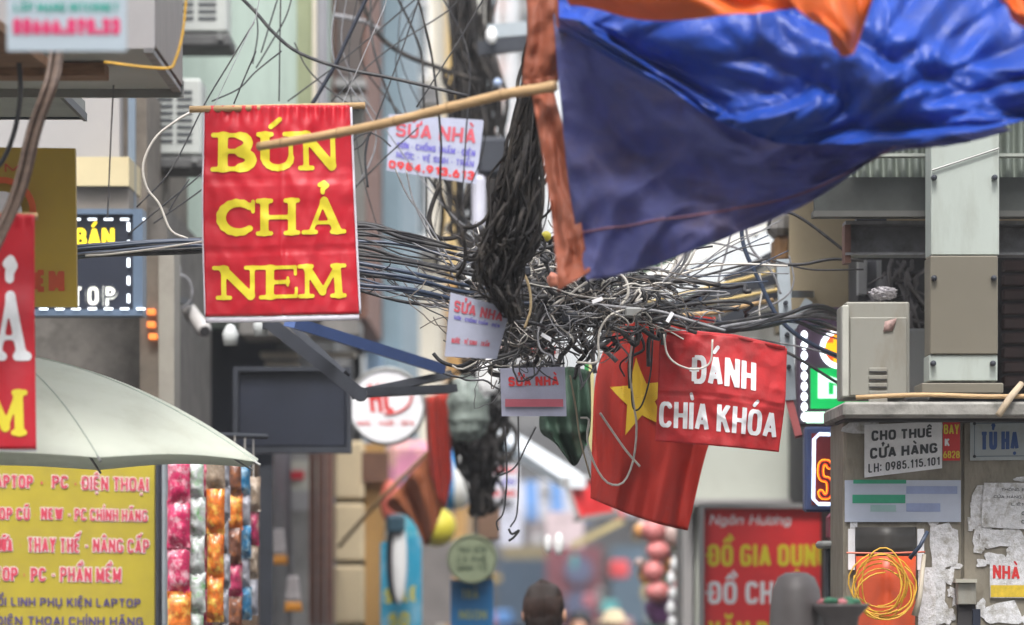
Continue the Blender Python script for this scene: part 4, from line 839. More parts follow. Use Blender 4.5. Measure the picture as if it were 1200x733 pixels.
for i, (x0, x1, h, seq, D, lb, yst) in enumerate(((197, 221, 53, ['pink', 'pink', 'pink', 'orange'], 17.8, 'leftmost snack strip, mostly bright pink packets', 535), (220, 238, 44, ['white']*5, 17.85, 'snack strip of white packets with green spots', 540), (236, 246, 50, ['magenta']*5, 17.95, 'narrow snack strip of dark pink packets', 540),
                                         (244, 261, 52, ['tan', 'orange', 'orange', 'orange'], 17.9, 'snack strip of orange and tan packets', 522), (260, 267, 40, ['silver']*6, 17.95, 'thin edge on snack strip of silver packets', 530), (268, 282, 40, ['brown', 'orange', 'brown', 'magenta', 'brown', 'tan'], 18.6, 'mostly dark brown snack strip hanging right of the bright ones', 540), (282, 292, 36, ['blue', 'silver', 'blue', 'silver', 'blue'], 18.7, 'blue and silver snack strip nearest the dark post', 545), (292, 302, 40, ['tan', 'magenta', 'tan', 'silver'], 18.8, 'tan and dark pink snack strip against the dark post', 560))):
    t_ = thing('snack_strip', lb+' under the umbrella', 'snack strip', tuple(P((x0+x1)/2, yst+h*len(seq), D)), 'strips of snack packets hanging at the shop')
    for k, c in enumerate(seq): packet(x0-1.5+rnd.uniform(-2, 1), x1+1.5+rnd.uniform(-1, 2), yst+h*k-1, yst+h*(k+1)+rnd.uniform(-1, 2), D-rnd.uniform(0, .02), sn[c], t_)
    bb = MB(); bb.tube([P((x0+x1)/2, min(yst-2, 511), D), P((x0+x1)/2, yst, D)], .003, 4); bb.build('string', m_lgrey, t_)
t_ = thing('hanging_rail', 'steel rail that carries the strips of snack packets', 'rail', tuple(P(250, 505, 18.1)))
bb = MB(); bb.tube([P(185, 508, 18), P(312, 512, 18.9)], .012, 7); bb.build('rail', m_bsteel, t_)
bb = MB(); a = P(186, 508, 18.1); bb.tube([a, (a.x, a.y, 0)], .014, 7); bb.build('post', m_bsteel, t_)
wbl = bld('brown timber shop side behind the snack strips', 20.8, 285); wbox(205, 545, 302, 20.9, .4, mat('brown shop side', (.15, .1, .065), .85, .3, 6, stretch=(4, 1, 1)), 'wall', wbl)

# yellow laptop sign
m_ysg = mat('yellow sign print', (.37, .295, .02), .6, .12, 3, dirt=(.28, .22, .04), dscale=4, damt=.4)
m_pkt = mat('red pink print', (.5, .045, .08), .5, .1, 9)
r_, S = sign('laptop_sign', 'large yellow shop sign listing LAPTOP, PC and ĐIỆN THOẠI under the umbrella', 'sign', [(-60, 530, 18.6), (181, 538, 18.6), (181, 780, 18.6), (-60, 780, 18.6)], m_ysg, t=.05)
hh = 245.
def ln(s, x0, x1, yb, yt, mm, **k):
    u0, u1 = (x0+60)/241, (x1+60)/241; v0, v1 = 1-(yb-534)/hh, 1-(yt-534)/hh
    if k.pop('halo', 0): text(S, s, (u0, v0, u1, v1), m_wp, r_, off=.003, grow=.04, res=26, **k)
    text(S, s, (u0, v0, u1, v1), mm, r_, off=.0055, res=26, **k)
ln('LAPTOP', -14, 39, 573, 558, m_pkt, t=.2, halo=1); ln('-', 46, 52, 573, 558, m_pkt, t=.24); ln('PC', 61, 80, 572, 557, m_pkt, t=.2, halo=1); ln('-', 86, 91, 573, 558, m_pkt, t=.24); ln('ĐIỆN THOẠI', 96, 174, 573, 557, m_pkt, t=.165, halo=1)
ln('LAPTOP CŨ', -34, 35, 610, 596, m_pkt, t=.2, halo=1); ln('-', 39, 43, 610, 596, m_pkt, t=.24); ln('NEW', 48, 74, 609, 595, m_pkt, t=.2, halo=1); ln('- PC CHÍNH HÃNG', 79, 173, 609, 595, m_pkt, t=.165, halo=1)
ln('SỬA CHỮA', -34, 15, 647, 632, m_pkt, t=.2, halo=1); ln('-', 22, 26, 647, 632, m_pkt, t=.24); ln('THAY THẾ', 32, 94, 647, 630, m_pkt, t=.165, halo=1); ln('- NÂNG CẤP', 99, 175, 646, 630, m_pkt, t=.165, halo=1)
ln('LAPTOP', -34, 21, 681, 665, m_pkt, t=.2, halo=1); ln('-', 26, 31, 681, 665, m_pkt, t=.24); ln('PC', 36, 54, 681, 665, m_pkt, t=.2, halo=1); ln('- PHẦN MỀM', 60, 142, 681, 664, m_pkt, t=.165, halo=1)
m_pv = mat('purple print', (.07, .05, .16), .5)
ln('THAY ĐỔI LINH PHỤ KIỆN LAPTOP', -66+12, 165, 710, 700, m_pv, t=.2); ln('PC - ĐIỆN THOẠI CHÍNH HÃNG', -40, 168, 732, 722, m_pv, t=.2)
pb(r_, 'frame', m_gl, 183, 538, 196, 780, 18.5, .15, .01)

# LED laptop sign (black)
r_, S = sign('led_sign', 'black lit sign with yellow BÁN and dotted white TOP behind the yellow sign', 'lit sign', [(-6, 250, 18.8), (163, 250, 18.8), (163, 369, 18.8), (-6, 369, 18.8)], m_navy, t=.15)
fr = mat('blue steel frame', (.09, .13, .19), .45)
for a in ((-10, 245, 167, 251), (-10, 363, 167, 370), (156, 251, 167, 363)): pb(r_, 'frame', fr, *a, 18.76, .2)
def lp(s, x0, x1, yb, yt, mm, **k): text(S, s, ((x0+6)/169, 1-(yb-250)/119, (x1+6)/169, 1-(yt-250)/119), mm, r_, **k)
lp('BÁN', 88, 134, 289, 268, m_ledy, t=.2, off=.008, grow=.01); lp('LAPTOP', 22, 138, 360, 334, mat('white glow', (.75, .75, .68), .5, .3, 60, emit=.55), t=.26, off=.008); lp('LAPTOP', 22, 138, 360, 334, m_navy, t=.1, off=.012)
for k in range(9): x = 8+k*19; pb(r_, 'light_dash', m_ledw, x, 361, x+10, 363.2, 18.75, .01); pb(r_, 'light_dash', m_ledw, x, 256, x+10, 258.2, 18.78, .01)
for k in range(5): y = 261+k*21; pb(r_, 'light_dash', m_ledw, 149, y, 152, y+10, 18.78, .01)

# yellow eatery sign behind red banner
r_, S = sign('eatery_sign', 'mustard yellow sign board with red EM letters and a round red emblem', 'sign', [(-70, 172, 14.9), (88, 174, 14.9), (90, 360, 14.9), (-70, 358, 14.9)], mat('mustard sign', (.42, .29, .025), .5, .06, 4), t=.04)
def ly(s, x0, x1, yb, yt, mm, **k): text(S, s, ((x0+70)/159, 1-(yb-173)/186, (x1+70)/159, 1-(yt-173)/186), mm, r_, **k)
m_rd2 = mat('brick red print', (.5, .07, .02), .6)
ly('NEM', 22, 75, 342, 316, m_rd2, t=.28); ly('MÌ', 6, 30, 202, 192, m_rd2, t=.2); 
bb = MB(); q = P(2, 248, 14.88); bb.lathe(q, [(.098, -.004), (.12, -.004), (.12, .01)], 40, 'y'); bb.build('emblem_ring', mat('orange red ring', (.6, .1, .02), .6), r_)
bb = MB(); bb.lathe(q, [(0, -.005), (.07, -.005), (.07, .01)], 32, 'y'); bb.build('emblem_disc', m_wp, r_)

# ------------------------------------------------------------------ near top left boxes
t_ = thing('signboard_box', 'large grey boxed light sign seen from below at the top left corner', 'sign box', (P(0, 100, 14).x, 14.5, P(0, 57, 14).z))
zb = P(0, 57, 14).z; xr = P(181, 0, 14).x; y0, y1 = 14.0, 15.2
xr2 = xr
bb = MB(); bb.box(-4, xr, y0, y0+.012, zb, zb+1.5); bb.build('front_panel', mat('pale grey sheet', (.33, .32, .33), .5, .08, 4), t_)
bb = MB(); bb.box(xr-.012, xr, y0+.013, y1, zb+.013, zb+1.5); bb.build('side_panel', mat('brown side sheet', (.16, .13, .115), .5, .25, 5, stretch=(1, 6, 1), dirt=(.07, .06, .05), dscale=3), t_)
bb = MB(); bb.box(-4, xr-.014, y0+.013, y1, zb, zb+.012); bb.build('bottom_panel', mat('grey under sheet', (.3, .31, .3), .6, .1, 3), t_)
bb = MB(); bb.box(-4, xr+.004, y1, y1+.02, zb-.03, zb+.03); bb.build('rear_rail', m_gm, t_)
bb = MB(); bb.bar((xr-.02, y0, zb-.006), (xr-.02, y1, zb-.006), .03, .015); bb.build('edge_trim', m_beam, t_)
bb = MB(); bb.box(-1.75, -1.37, y0+.35, y0+.5, zb-.05, zb-.005); tag(bb.build('wood_batten', m_wood), 'rough wooden batten fixed under the big grey sign box', 'batten')
# second lower underside
t_ = thing('lower_canopy', 'grey lower canopy slab seen from below behind the brown cable bundle', 'canopy', (P(0, 138, 14).x, 14.2, P(0, 130, 14).z))
zz = P(0, 100, 13.62).z; z2 = P(0, 138, 14.9).z
b4 = [P(-200, 100, 15.22), P(62, 100, 15.22), P(100, 138, 16.2), P(-200, 138, 16.2)]
V = b4+[p+Vector((0, .0, .06)) for p in b4]; mk('slab', V, [(0, 1, 2, 3), (4, 7, 6, 5), (0, 4, 5, 1), (1, 5, 6, 2), (2, 6, 7, 3), (3, 7, 4, 0)], mat('grey slab', (.27, .28, .26), .8, .15, 3, dirt=(.1, .1, .1)), t_)
bb = MB(); bb.bar(b4[3]-Vector((0, 0, .0)), b4[2], .014, .03); bb.build('rear_edge', m_bsteel, t_); bb = MB(); bb.bar(b4[1], b4[2], .014, .03); bb.build('side_edge', m_bsteel, t_)
bb = MB(); q = [P(-60, 26, 13.4), P(-6, 30, 13.4), P(56, 79, 13.95), P(-60, 79, 13.95)]; V = q+[p+Vector((0, 0, .03)) for p in q]; mk('timber_board', V, [(0, 1, 2, 3), (4, 7, 6, 5), (0, 4, 5, 1), (1, 5, 6, 2), (2, 6, 7, 3), (3, 7, 4, 0)], m_wood); tag(bpy.data.objects['timber_board'], 'orange brown timber board under the sign box at the left edge', 'board')
# phone number sign
r_, S = sign('phone_sign', 'blurred pale blue sign with a pink phone number at the top left', 'sign', [(8, -60, 11.6), (148, -60, 11.6), (148, 60, 11.6), (8, 60, 11.6)], mat('pale blue sign', (.38, .45, .52), .5, .06, 6),
             [('SỬA XE MÁY', (.06, .86, .94, .96), m_gp, dict(t=.25)), ('LẮP MẠNG INTERNET', (.06, .385, .94, .47), mat('teal print', (.02, .3, .24), .5), dict(t=.25)), ('08666.828.33', (.05, .16, .95, .32), mat('deep pink print', (.6, .03, .14), .5), dict(t=.3, gap=.06))], t=.02)
bb = MB(); bb.tube([P(30, -60, 11.62), P(30, -900, 11.62)], .006, 6); bb.build('hanging_rod', m_gm, r_)
# brown cable bundle
bb = MB()
for k in range(18):
    dx, dd = rnd.uniform(-8, 8), rnd.uniform(-.05, .05); q = rnd.uniform(-3, 3)
    bb.tube(smoothpath([(72+dx*.6, 10, 13.75+dd), (66+dx, 70, 13.72+dd), (60+dx, 100, 13.65+dd), (42+dx, 150, 13.65+dd), (26+dx, 215, 13.65+dd), (8+dx+q, 262, 13.65+dd), (-30+dx, 330, 13.65+dd), (-90, 380, 13.7+dd)], 36), rnd.uniform(.004, .009), 6)
tag(bb.build('cable_bundle', mat('brown sheathed cable', (.11, .075, .058), .6, .35, 12, stretch=(1, 1, 4)), smooth=True), 'thick brown bundle of cables curving down the left edge', 'cable bundle')

def cable(pts, r_px, m, label, group=None, n=30, name='cable', cat='cable', D=None, f=cr):
    if D is not None: pts = [(a, b_, D) for a, b_ in pts]
    Dm = pts[len(pts)//2][2]; bb = MB(); bb.tube(smoothpath(pts, n, f), r_px*K*Dm, 6); return tag(bb.build(name, m, smooth=True), label, cat, group)
cable([(22, 70), (24, 110), (18, 150), (5, 185), (-15, 210)], 3.2, m_black, 'thick black cable curving off the left edge below the grey box', D=13.9)
cable([(219, -10), (214, 40), (205, 72), (198, 80), (170, 79), (122, 73)], 1.6, m_yc, 'yellow cord looping under the edge of the grey sign box', D=13.95)
cable([(223, 132), (205, 143), (182, 162), (168, 192), (172, 220), (187, 240), (200, 270), (220, 280)], 1.6, m_lgrey, 'white cable looping left of the red noodle banner', D=16.2)
cable([(133, 100), (130, 160), (126, 255)], 1, m_grey, 'thin grey cable hanging down in front of the white wall', D=15)

# umbrella
D0 = 15.5; ax = P(-12, 0, D0).x; ztop = P(0, 414, D0).z; zr = P(0, 543, D0).z; Rr = 331*K*D0; N = 8; ph0 = -17
t_ = thing('umbrella', 'large pale green white market umbrella under the red banner on the left', 'umbrella', (ax, D0, 0))
def upt(ang, q):    # q 0 apex .. 1 rim
    a = (ang-ph0)/(360/N); fr_ = a-math.floor(a); sag = math.sin(math.pi*fr_)
    rad = Rr*q*(1-.055*sag*q); z = ztop-(ztop-zr)*(q**1.75)*1.0+.03*sag*q*q*(1-q*.4)-.0
    return Vector((ax+rad*math.cos(R(ang)), D0+rad*math.sin(R(ang)), z))
for k in range(N):
    V = []; F = []; nu, nv = 12, 16
    for o_ in (0, -.004):
        for j in range(nv+1):
            for i in range(nu+1): V.append(upt(ph0+(k+i/nu)*360/N, max(.01, j/nv))+Vector((0, 0, o_)))
    n1 = (nu+1)*(nv+1)
    for j in range(nv):
        for i in range(nu): a = j*(nu+1)+i; F += [(a, a+nu+1, a+nu+2, a+1), (n1+a, n1+a+1, n1+a+nu+2, n1+a+nu+1)]
    for i in range(nu): a = nv*(nu+1)+i; F.append((a, n1+a, n1+a+1, a+1))
    mk('canopy_panel', V, F, m_umb, t_, True)
    bb = MB(); bb.tube([upt(ph0+k*360/N, .02+j/10*.99)+Vector((0, 0, -.012)) for j in range(10)]+[upt(ph0+k*360/N, 1.02)], .005, 5); bb.build('rib', m_gm, t_)
    bb = MB(); bb.tube([upt(ph0+k*360/N, .02+j/10*.98)+Vector((0, 0, .002)) for j in range(11)], .0022, 5); bb.build('seam', mat('seam thread', (.42, .48, .42), .7), t_)
bb = MB(); bb.tube([(ax, D0, 0), (ax, D0, ztop+.03)], .018, 10); bb.build('pole', m_gl, t_)
bb = MB(); bb.lathe((ax, D0, 0), [(0, 0), (.22, 0), (.22, .06), (.03, .1), (.03, .16)], 20); bb.build('base', m_ledge, t_)

# ------------------------------------------------------------------ red banners
def wav(a, f1, f2, s=0): return lambda u, v: a*math.sin(u*f1+s+v*2)+a*.6*nz(u*f2+s, v*f2*.7)
S = loft_map([[(240, 124, 15.3), (330, 123.5, 15.28), (410, 124, 15.3)], [(238, 250, 15.3), (330, 249, 15.26), (415, 247, 15.3)], [(241, 371, 15.3), (330, 370, 15.27), (421, 368, 15.3)]],
             lambda u, v: .012*math.sin(u*5+1)+.008*nz(u*7+2, v*9)+(.01*math.sin(u*95)*max(0, (v-.9)/.1)**1.5)+.006*pn(u*13, v*14, 3)+.012*abs(pn(u*3+v*2, v*4-u, 8))+.006*math.exp(-((v-.32)/.008)**2)+.006*math.exp(-((v-.655)/.008)**2)-.005*math.exp(-((u-.5)/.012)**2))
t_ = thing('noodle_banner', 'red banner reading BÚN CHẢ NEM in yellow, hanging from a bamboo rod', 'banner', tuple(P(330, 372, 15.3)))
sheet('cloth', S, 80, 60, m_red, t_, .003)
for s, bx in (('BÚN', (.055, .695, .905, .875)), ('CHẢ', (.06, .39, .935, .565)), ('NEM', (.06, .08, .955, .245))):
    text(S, s, bx, m_yel, t_, off=.0035, serif=True, res=44, gap=.03, run=3)
def hem(u, v, off=0): p = S(u, 0, off); return p+Vector((0, 0, -.003-.012*(1-v)))
sheet('white_hem', lambda u, v, off=0: S(u, 0, off)+Vector((0, .003, -.001-.022*(1-v))), 30, 2, m_cloud, t_, .003)
sheet('white_edge', lambda u, v, off=0: S(1, v, off)+Vector((u*.008, .002, 0)), 1, 30, m_cloud, t_, .003); sheet('white_edge', lambda u, v, off=0: S(0, v, off)+Vector((-u*.006, .002, 0)), 1, 30, m_cloud, t_, .003)
bb = MB(); bb.tube([P(222, 128.5, 15.31), P(320, 126.5, 15.31), P(428, 124, 15.31)], .0125, 10); bb.build('hanging_rod', m_pole, t_, True)
bb = MB(); bb.tube([P(250, 126, 15.31), P(300, 20, 15.6), P(315, -60, 15.8)], .002, 4); bb.build('string', m_grey, t_); bb = MB(); bb.tube([P(400, 125, 15.31), P(450, 10, 15.6), P(470, -60, 15.8)], .002, 4); bb.build('string', m_grey, t_)
S = loft_map([[(-130, 252, 13.9), (-40, 250, 13.86), (41, 252, 13.9)], [(-130, 390, 13.9), (-40, 390, 13.88), (41, 390, 13.9)], [(-130, 527, 13.9), (-40, 527, 13.86), (43, 527, 13.9)]],
             lambda u, v: .012*math.sin(u*5+1)+.008*nz(u*7+2, v*9)+(.012*math.sin(u*70)*max(0, (v-.92)/.08)**1.5))
t_ = thing('side_banner', 'red banner cropped by the left edge with a white Ả and yellow M', 'banner', tuple(P(-20, 527, 13.9)))
sheet('cloth', S, 60, 60, m_red, t_, .003)
text(S, 'CHẢ', (.14, .38, .955, .685), m_wp, t_, off=.0035, serif=True, res=40, gap=.03, run=3, label='white lettering'); text(S, 'NEM', (.1, .06, .96, .255), m_yel, t_, off=.0035, serif=True, res=40, gap=.03, run=3)
sheet('white_hem', lambda u, v, off=0: S(u, 0, off)+Vector((0, .003, -.001-.005*(1-v))), 30, 2, m_cloud, t_, .003)
bb = MB(); bb.tube([P(-150, 252, 13.92), P(44, 254, 13.92)], .012, 8); bb.build('hanging_rod', m_pole, t_, True)

# key cutting banner
S = loft_map([[(773, 390, 16.2), (848, 393, 16.15), (922, 409, 16.32)], [(771, 454, 16.2), (845, 457, 16.12), (920, 470, 16.3)], [(768, 517, 16.2), (841, 523, 16.15), (913, 530, 16.3)]],
             lambda u, v: .03*pn(u*2.6+1, v*1.6, 3)+.018*abs(pn(u*4+v*2, v*3.3-u, 5))+.006*pn(u*13, v*11, 7)+.006*math.exp(-((v-.44)/.012)**2)+.01*math.sin(u*30)*max(0, (v-.93)/.07))
t_ = thing('key_banner', 'faded red banner reading ĐÁNH CHÌA KHÓA in white, tied below the cables', 'banner', tuple(P(845, 525, 16.2)))
sheet('cloth', S, 60, 50, m_redb, t_, .003)
text(S, 'ĐÁNH', (.265, .54, .77, .80), m_wp, t_, off=.0035, t=.185, res=40, run=3, gap=.1, slant=-.02); text(S, 'CHÌA KHÓA', (.02, .13, .965, .37), m_wp, t_, off=.0035, t=.17, res=40, run=3, gap=.1, slant=-.02)
bb = MB(); bb.tube([S(.02, 1, .0)+Vector((0, .004, 0)), S(.3, 1)+Vector((0, .01, .002)), S(.6, 1)+Vector((0, .01, .002)), S(.98, 1)+Vector((0, .004, 0))], .008, 7); bb.build('top_hem', m_redb, t_, True)

# flag with star
S = loft_map([[(716, 388, 16.9), (745, 376, 16.75), (790, 372, 16.9), (838, 372, 17.0)], [(699, 440, 16.9), (735, 450, 16.8), (790, 455, 16.9), (850, 470, 17)], [(694, 520, 16.9), (735, 530, 16.8), (785, 530, 16.95), (828, 530, 17)], [(692, 584, 16.9), (725, 598, 16.8), (770, 614, 16.9), (806, 622, 17)]],
             lambda u, v: .05*math.sin(u*9+v*1.5+1.5*pn(u*2, v*2))*(.5+.5*v)+.09*pn(u*3.2+v*.6, v*1.1, 4)+.03*rid(u*5+v*1.2, v*1.4, 2)*(.3+v)+.02*pn(u*12, v*3, 6))
t_ = thing('national_flag', 'red flag with a yellow five pointed star hanging behind the key banner', 'flag', tuple(P(750, 620, 16.9)))
sheet('cloth', S, 70, 60, m_flag, t_, .003)
# star cut into small faces on the cloth
def inpoly(x, y, pg):
    r = False; j = len(pg)-1
    for i in range(len(pg)):
        if (pg[i][1] > y) != (pg[j][1] > y) and x < (pg[j][0]-pg[i][0])*(y-pg[i][1])/(pg[j][1]-pg[i][1])+pg[i][0]: r = not r
        j = i
    return r
cu, cv_ = .43, .60; V = []; F = []
pts = []
for k in range(10):
    rr = 1 if k % 2 == 0 else .4; a = R(90+36*k+10); pts.append((rr*math.cos(a), rr*math.sin(a)))
for k in range(10):     # ten wedges, each finely cut
    a, c = pts[k], pts[(k+1) % 10]; n = 8; k0 = len(V)
    for i in range(n+1):
        for j in range(n+1):
            q = (a[0]*(1-j/n)+c[0]*j/n, a[1]*(1-j/n)+c[1]*j/n); x, y = q[0]*i/n, q[1]*i/n; V.append(S(cu+x*.27, cv_+y*.205, .0035))
    for i in range(n):
        for j in range(n): q = k0+i*(n+1)+j; F.append((q, q+1, q+n+2, q+n+1) if i else (q, q+n+1, q+n+2))
mk('star', V, F, m_fy, t_)
bb = MB(); bb.tube([P(700, 400, 16.93), P(735, 377, 16.9), P(840, 366, 17.05), P(905, 352, 17.3)], .01, 7); bb.build('flag_rod', m_pole, t_, True)
# green cloth
S = loft_map([[(640, 440, 16.9), (668, 430, 16.9), (692, 436, 16.9)], [(632, 500, 16.9), (660, 500, 16.85), (692, 500, 16.9)], [(650, 518, 16.9), (672, 546, 16.9), (684, 530, 16.9)]], lambda u, v: .04*math.sin(u*14+v*5)+.02*nz(u*10, v*12))
tag(sheet('green_cloth', S, 30, 24, mat('dark green cloth', (.035, .075, .05), .7, .3, 9, trans=.15)), 'crumpled dark green cloth hanging left of the star flag', 'cloth')
pb(tag(thing('green_strip', 'narrow green and yellow strip along the left edge of the flag', 'strip', tuple(P(687, 520, 17.3)))), 'green_side', mat('bright green strip', (.02, .25, .06), .6), 685, 425, 690, 522, 17.3, .02)
pb([o for o in bpy.data.objects if o.name == 'green_strip'][0], 'pale_side', mat('pale yellow strip', (.55, .5, .25), .6), 690, 425, 696, 530, 17.3, .02)

# repair signs on the pole (paper boards tied to cables)
def rep(label, cs, D, big=True):
    cs = [(a, b_, D+e) for (a, b_), e in zip(cs, (0, .0, 0, 0))]
    t = [('SỬA NHÀ', (.08, .62, .94, .86) if big else (.08, .72, .92, .9), mat('faded red print', (.5, .07, .1), .6, .2, 30), dict(t=.2, off=.003)), ('SƠN - CHỐNG THẤM - ĐIỆN', (.1, .42, .95, .52) if big else (.1, .6, .9, .66), m_vp, dict(t=.2, res=14)), ('NƯỚC - VỆ SINH - TRẦN', (.1, .25, .95, .35) if big else (.1, .22, .8, .3), m_vp if big else MATS['faded red print'], dict(t=.18, res=14))]
    if big: t.append(('0984.913.613', (.02, .05, .97, .19), m_rp, dict(t=.26, res=18)))
    return sign('repair_board', label, 'board', cs, mat('white pvc', (.36, .38, .49), .5, .12, 9), t, t=.008)
rep('tilted white board reading SỬA NHÀ right of the bamboo pole, high on the cables', [(456, 134), (567, 141), (558, 216), (453, 200)], 18.8)
r_, S2 = rep('small white SỬA NHÀ board tucked under the black cable mass', [(528, 343), (598, 362), (582, 421), (521, 418)], 15.0, False)
r_, S2 = sign('plain_board', 'pale lilac board with a red band below the cable knot, beside the green cloth', 'board', [(586, 432, 15.9), (662, 430, 15.9), (664, 488, 15.9), (588, 488, 15.9)], mat('lilac print', (.34, .35, .46), .5, .12, 10),
     [('SỬA NHÀ', (.12, .62, .9, .82), m_rp, dict(t=.24)), ], t=.006)
pb(r_, 'red_band', mat('soft red band', (.45, .1, .14), .6), 592, 468, 660, 477, 15.89, .004)
r_, S2 = sign('phone_notice', 'small white notice with black type and blue edge among the hanging cables', 'notice', [(610, 405, 16.55), (662, 402, 16.55), (660, 447, 16.55), (608, 449, 16.55)], m_wp, [('ĐT 0988', (.2, .35, .85, .55), m_bl, dict(t=.18)), ('KHOAN', (.1, .72, .8, .92), m_rp, dict(t=.2))], t=.004)

# ------------------------------------------------------------------ bamboo pole and tarp
t_ = thing('bamboo_pole', 'long slanted bamboo pole crossing in front of the red noodle banner', 'pole', tuple(P(303, 172, 14.3)))
pts = smoothpath([(303, 172, 14.3), (375, 160, 14.15), (450, 145, 14.0), (520, 128, 13.86), (590, 111, 13.72), (622, 106, 13.66), (651, 101, 13.62)], 60)
rs = [(.0145+.0035*i/60)*(1+.10*math.exp(-((i % 9)-4)**2/.8)) for i in range(61)]
bb = MB(); bb.tube(pts, rs, 12); bb.build('culm', m_pole, t_, True)
bb = MB()
for i in (4, 13, 22, 31, 40): bb.tube([pts[i]-(pts[i+1]-pts[i])*.08, pts[i]+(pts[i+1]-pts[i])*.08], rs[i]*1.06, 12)
bb.build('node_ring', mat('bamboo node', (.28, .17, .08), .7), t_)
bb = MB(); q = pts[0]; bb.disc((q.x-.001, q.y, q.z), .008, 'y', 10); bb.build('open_end', m_dark, t_)

t_ = thing('tarpaulin', 'blue tarpaulin with orange edges draped across the top right of the alley', 'tarpaulin', tuple(P(850, 300, 13.2)))
def rid_(x, y, z=0): return 1-abs(pn(x, y, z))*2.2
def f1(u, v):
    return .16*pn(u*2.6+v*1.5, v*2.2, 3)+.05*rid(u*3+v*2.5, v*1.2-u, 7)+.02*pn(u*14+v*4, v*10-u*6, 1)+.09*abs(pn(u*5-v*3, v*2.2+u*2, 9))+.05*abs(pn(u*9+v*7, v*5-u*4, 12))
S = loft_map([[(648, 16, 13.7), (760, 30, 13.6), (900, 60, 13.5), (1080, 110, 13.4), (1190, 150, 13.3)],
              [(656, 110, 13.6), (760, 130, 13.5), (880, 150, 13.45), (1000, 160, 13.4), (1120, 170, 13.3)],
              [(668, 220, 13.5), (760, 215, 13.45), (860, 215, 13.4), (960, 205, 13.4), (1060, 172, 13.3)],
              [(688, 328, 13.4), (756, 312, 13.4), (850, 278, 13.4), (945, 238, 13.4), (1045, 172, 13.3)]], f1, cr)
sheet('shade_toned_sheet', S, 90, 60, m_bs, t_, .004)  # same tarp as the upper fold, given its own shade-toned colour
bb = MB(); bb.tube([S(u/30, .18, .004) for u in range(31)], .004, 5); bb.build('seam', mat('pinkish seam', (.25, .12, .17), .7), t_)
S2_ = loft_map([[(612, -60, 13.75), (676, -60, 13.7)], [(618, 30, 13.75), (668, 26, 13.66)], [(612, 94, 13.76), (654, 94, 13.73)], [(622, 108, 13.78), (650, 107, 13.73)], [(630, 150, 13.72), (660, 150, 13.65)], [(643, 230, 13.65), (676, 230, 13.6)], [(650, 290, 13.58), (686, 290, 13.55)], [(654, 342, 13.5), (692, 318, 13.48)]],
             lambda u, v: .05*pn(u*1.5, v*7, 2)+.03*pn(u*4, v*17, 5)+.012*pn(u*9, v*40))
sheet('orange_hem', S2_, 14, 110, m_orgd, t_, .006)
# folded bright upper part
def f2(u, v):
    w1 = pn(u*3, v*2, 4)*.8; x, y = u*6+w1, v*2.4+w1*.7
    return .30*pn(x*.5, y*.6, 2)+.12*rid(x*.55+y*.7, y*.5, 5)+.06*rid(x*1.3-y*1.2, y*.9+x*.3, 8)*max(0, pn(x*.4, y*.4, 11)+.4)+.07*abs(pn(x*2.2+y, y*2.4-x*.8, 14))*max(0, pn(x*.5, y*.5, 21)+.55)+.018*pn(x*6, y*5, 3)
S = loft_map([[(655, -60, 13.5), (780, -60, 13.4), (900, -60, 13.3), (1020, -60, 13.2), (1120, -60, 13.1), (1290, -60, 13.1)],
              [(655, 10, 13.45), (780, 20, 13.2), (900, 60, 13.0), (1020, 60, 12.9), (1120, 50, 12.85), (1280, 50, 12.9)],
              [(654, 24, 13.5), (775, 70, 13.2), (890, 120, 12.95), (1010, 125, 12.85), (1120, 110, 12.8), (1270, 90, 12.85)],
              [(655, 30, 13.55), (770, 98, 13.3), (880, 152, 13.1), (1000, 165, 13.0), (1110, 165, 12.95), (1260, 122, 12.95)]], f2, cr)
sheet('bright_fold', S, 170, 80, m_bt, t_, .004)
def f3(u, v): return .14*pn(u*2.5+v, v*2, 6)+.05*rid(u*4+v*2, v*2, 1)
for rows, nu in (([[(640, -70, 13.2), (760, -70, 12.9), (880, -70, 12.7), (1000, -70, 12.6)], [(648, -20, 13.2), (760, -15, 12.8), (880, -15, 12.6), (1000, -10, 12.5)], [(668, 4, 13.25), (770, 22, 12.85), (865, 18, 12.6), (935, 2, 12.5)]], 60),
                 ([[(900, -70, 12.6), (950, -70, 12.5), (1000, -70, 12.5), (1050, -70, 12.6)], [(925, 0, 12.5), (955, 10, 12.35), (1000, 10, 12.35), (1030, -20, 12.5)], [(955, 20, 12.4), (975, 40, 12.3), (998, 45, 12.3), (1018, 20, 12.4)], [(978, 54, 12.4), (990, 64, 12.35), (998, 65, 12.35), (1006, 54, 12.4)]], 30),
                 ([[(1140, -70, 12.4), (1200, -70, 12.4), (1260, -70, 12.4)], [(1165, -8, 12.4), (1205, 10, 12.4), (1260, 20, 12.4)], [(1175, 0, 12.4), (1206, 36, 12.4), (1260, 60, 12.4)]], 20)):
    sheet('orange_flap', loft_map(rows, f3), nu, 24, m_org, t_, .004)

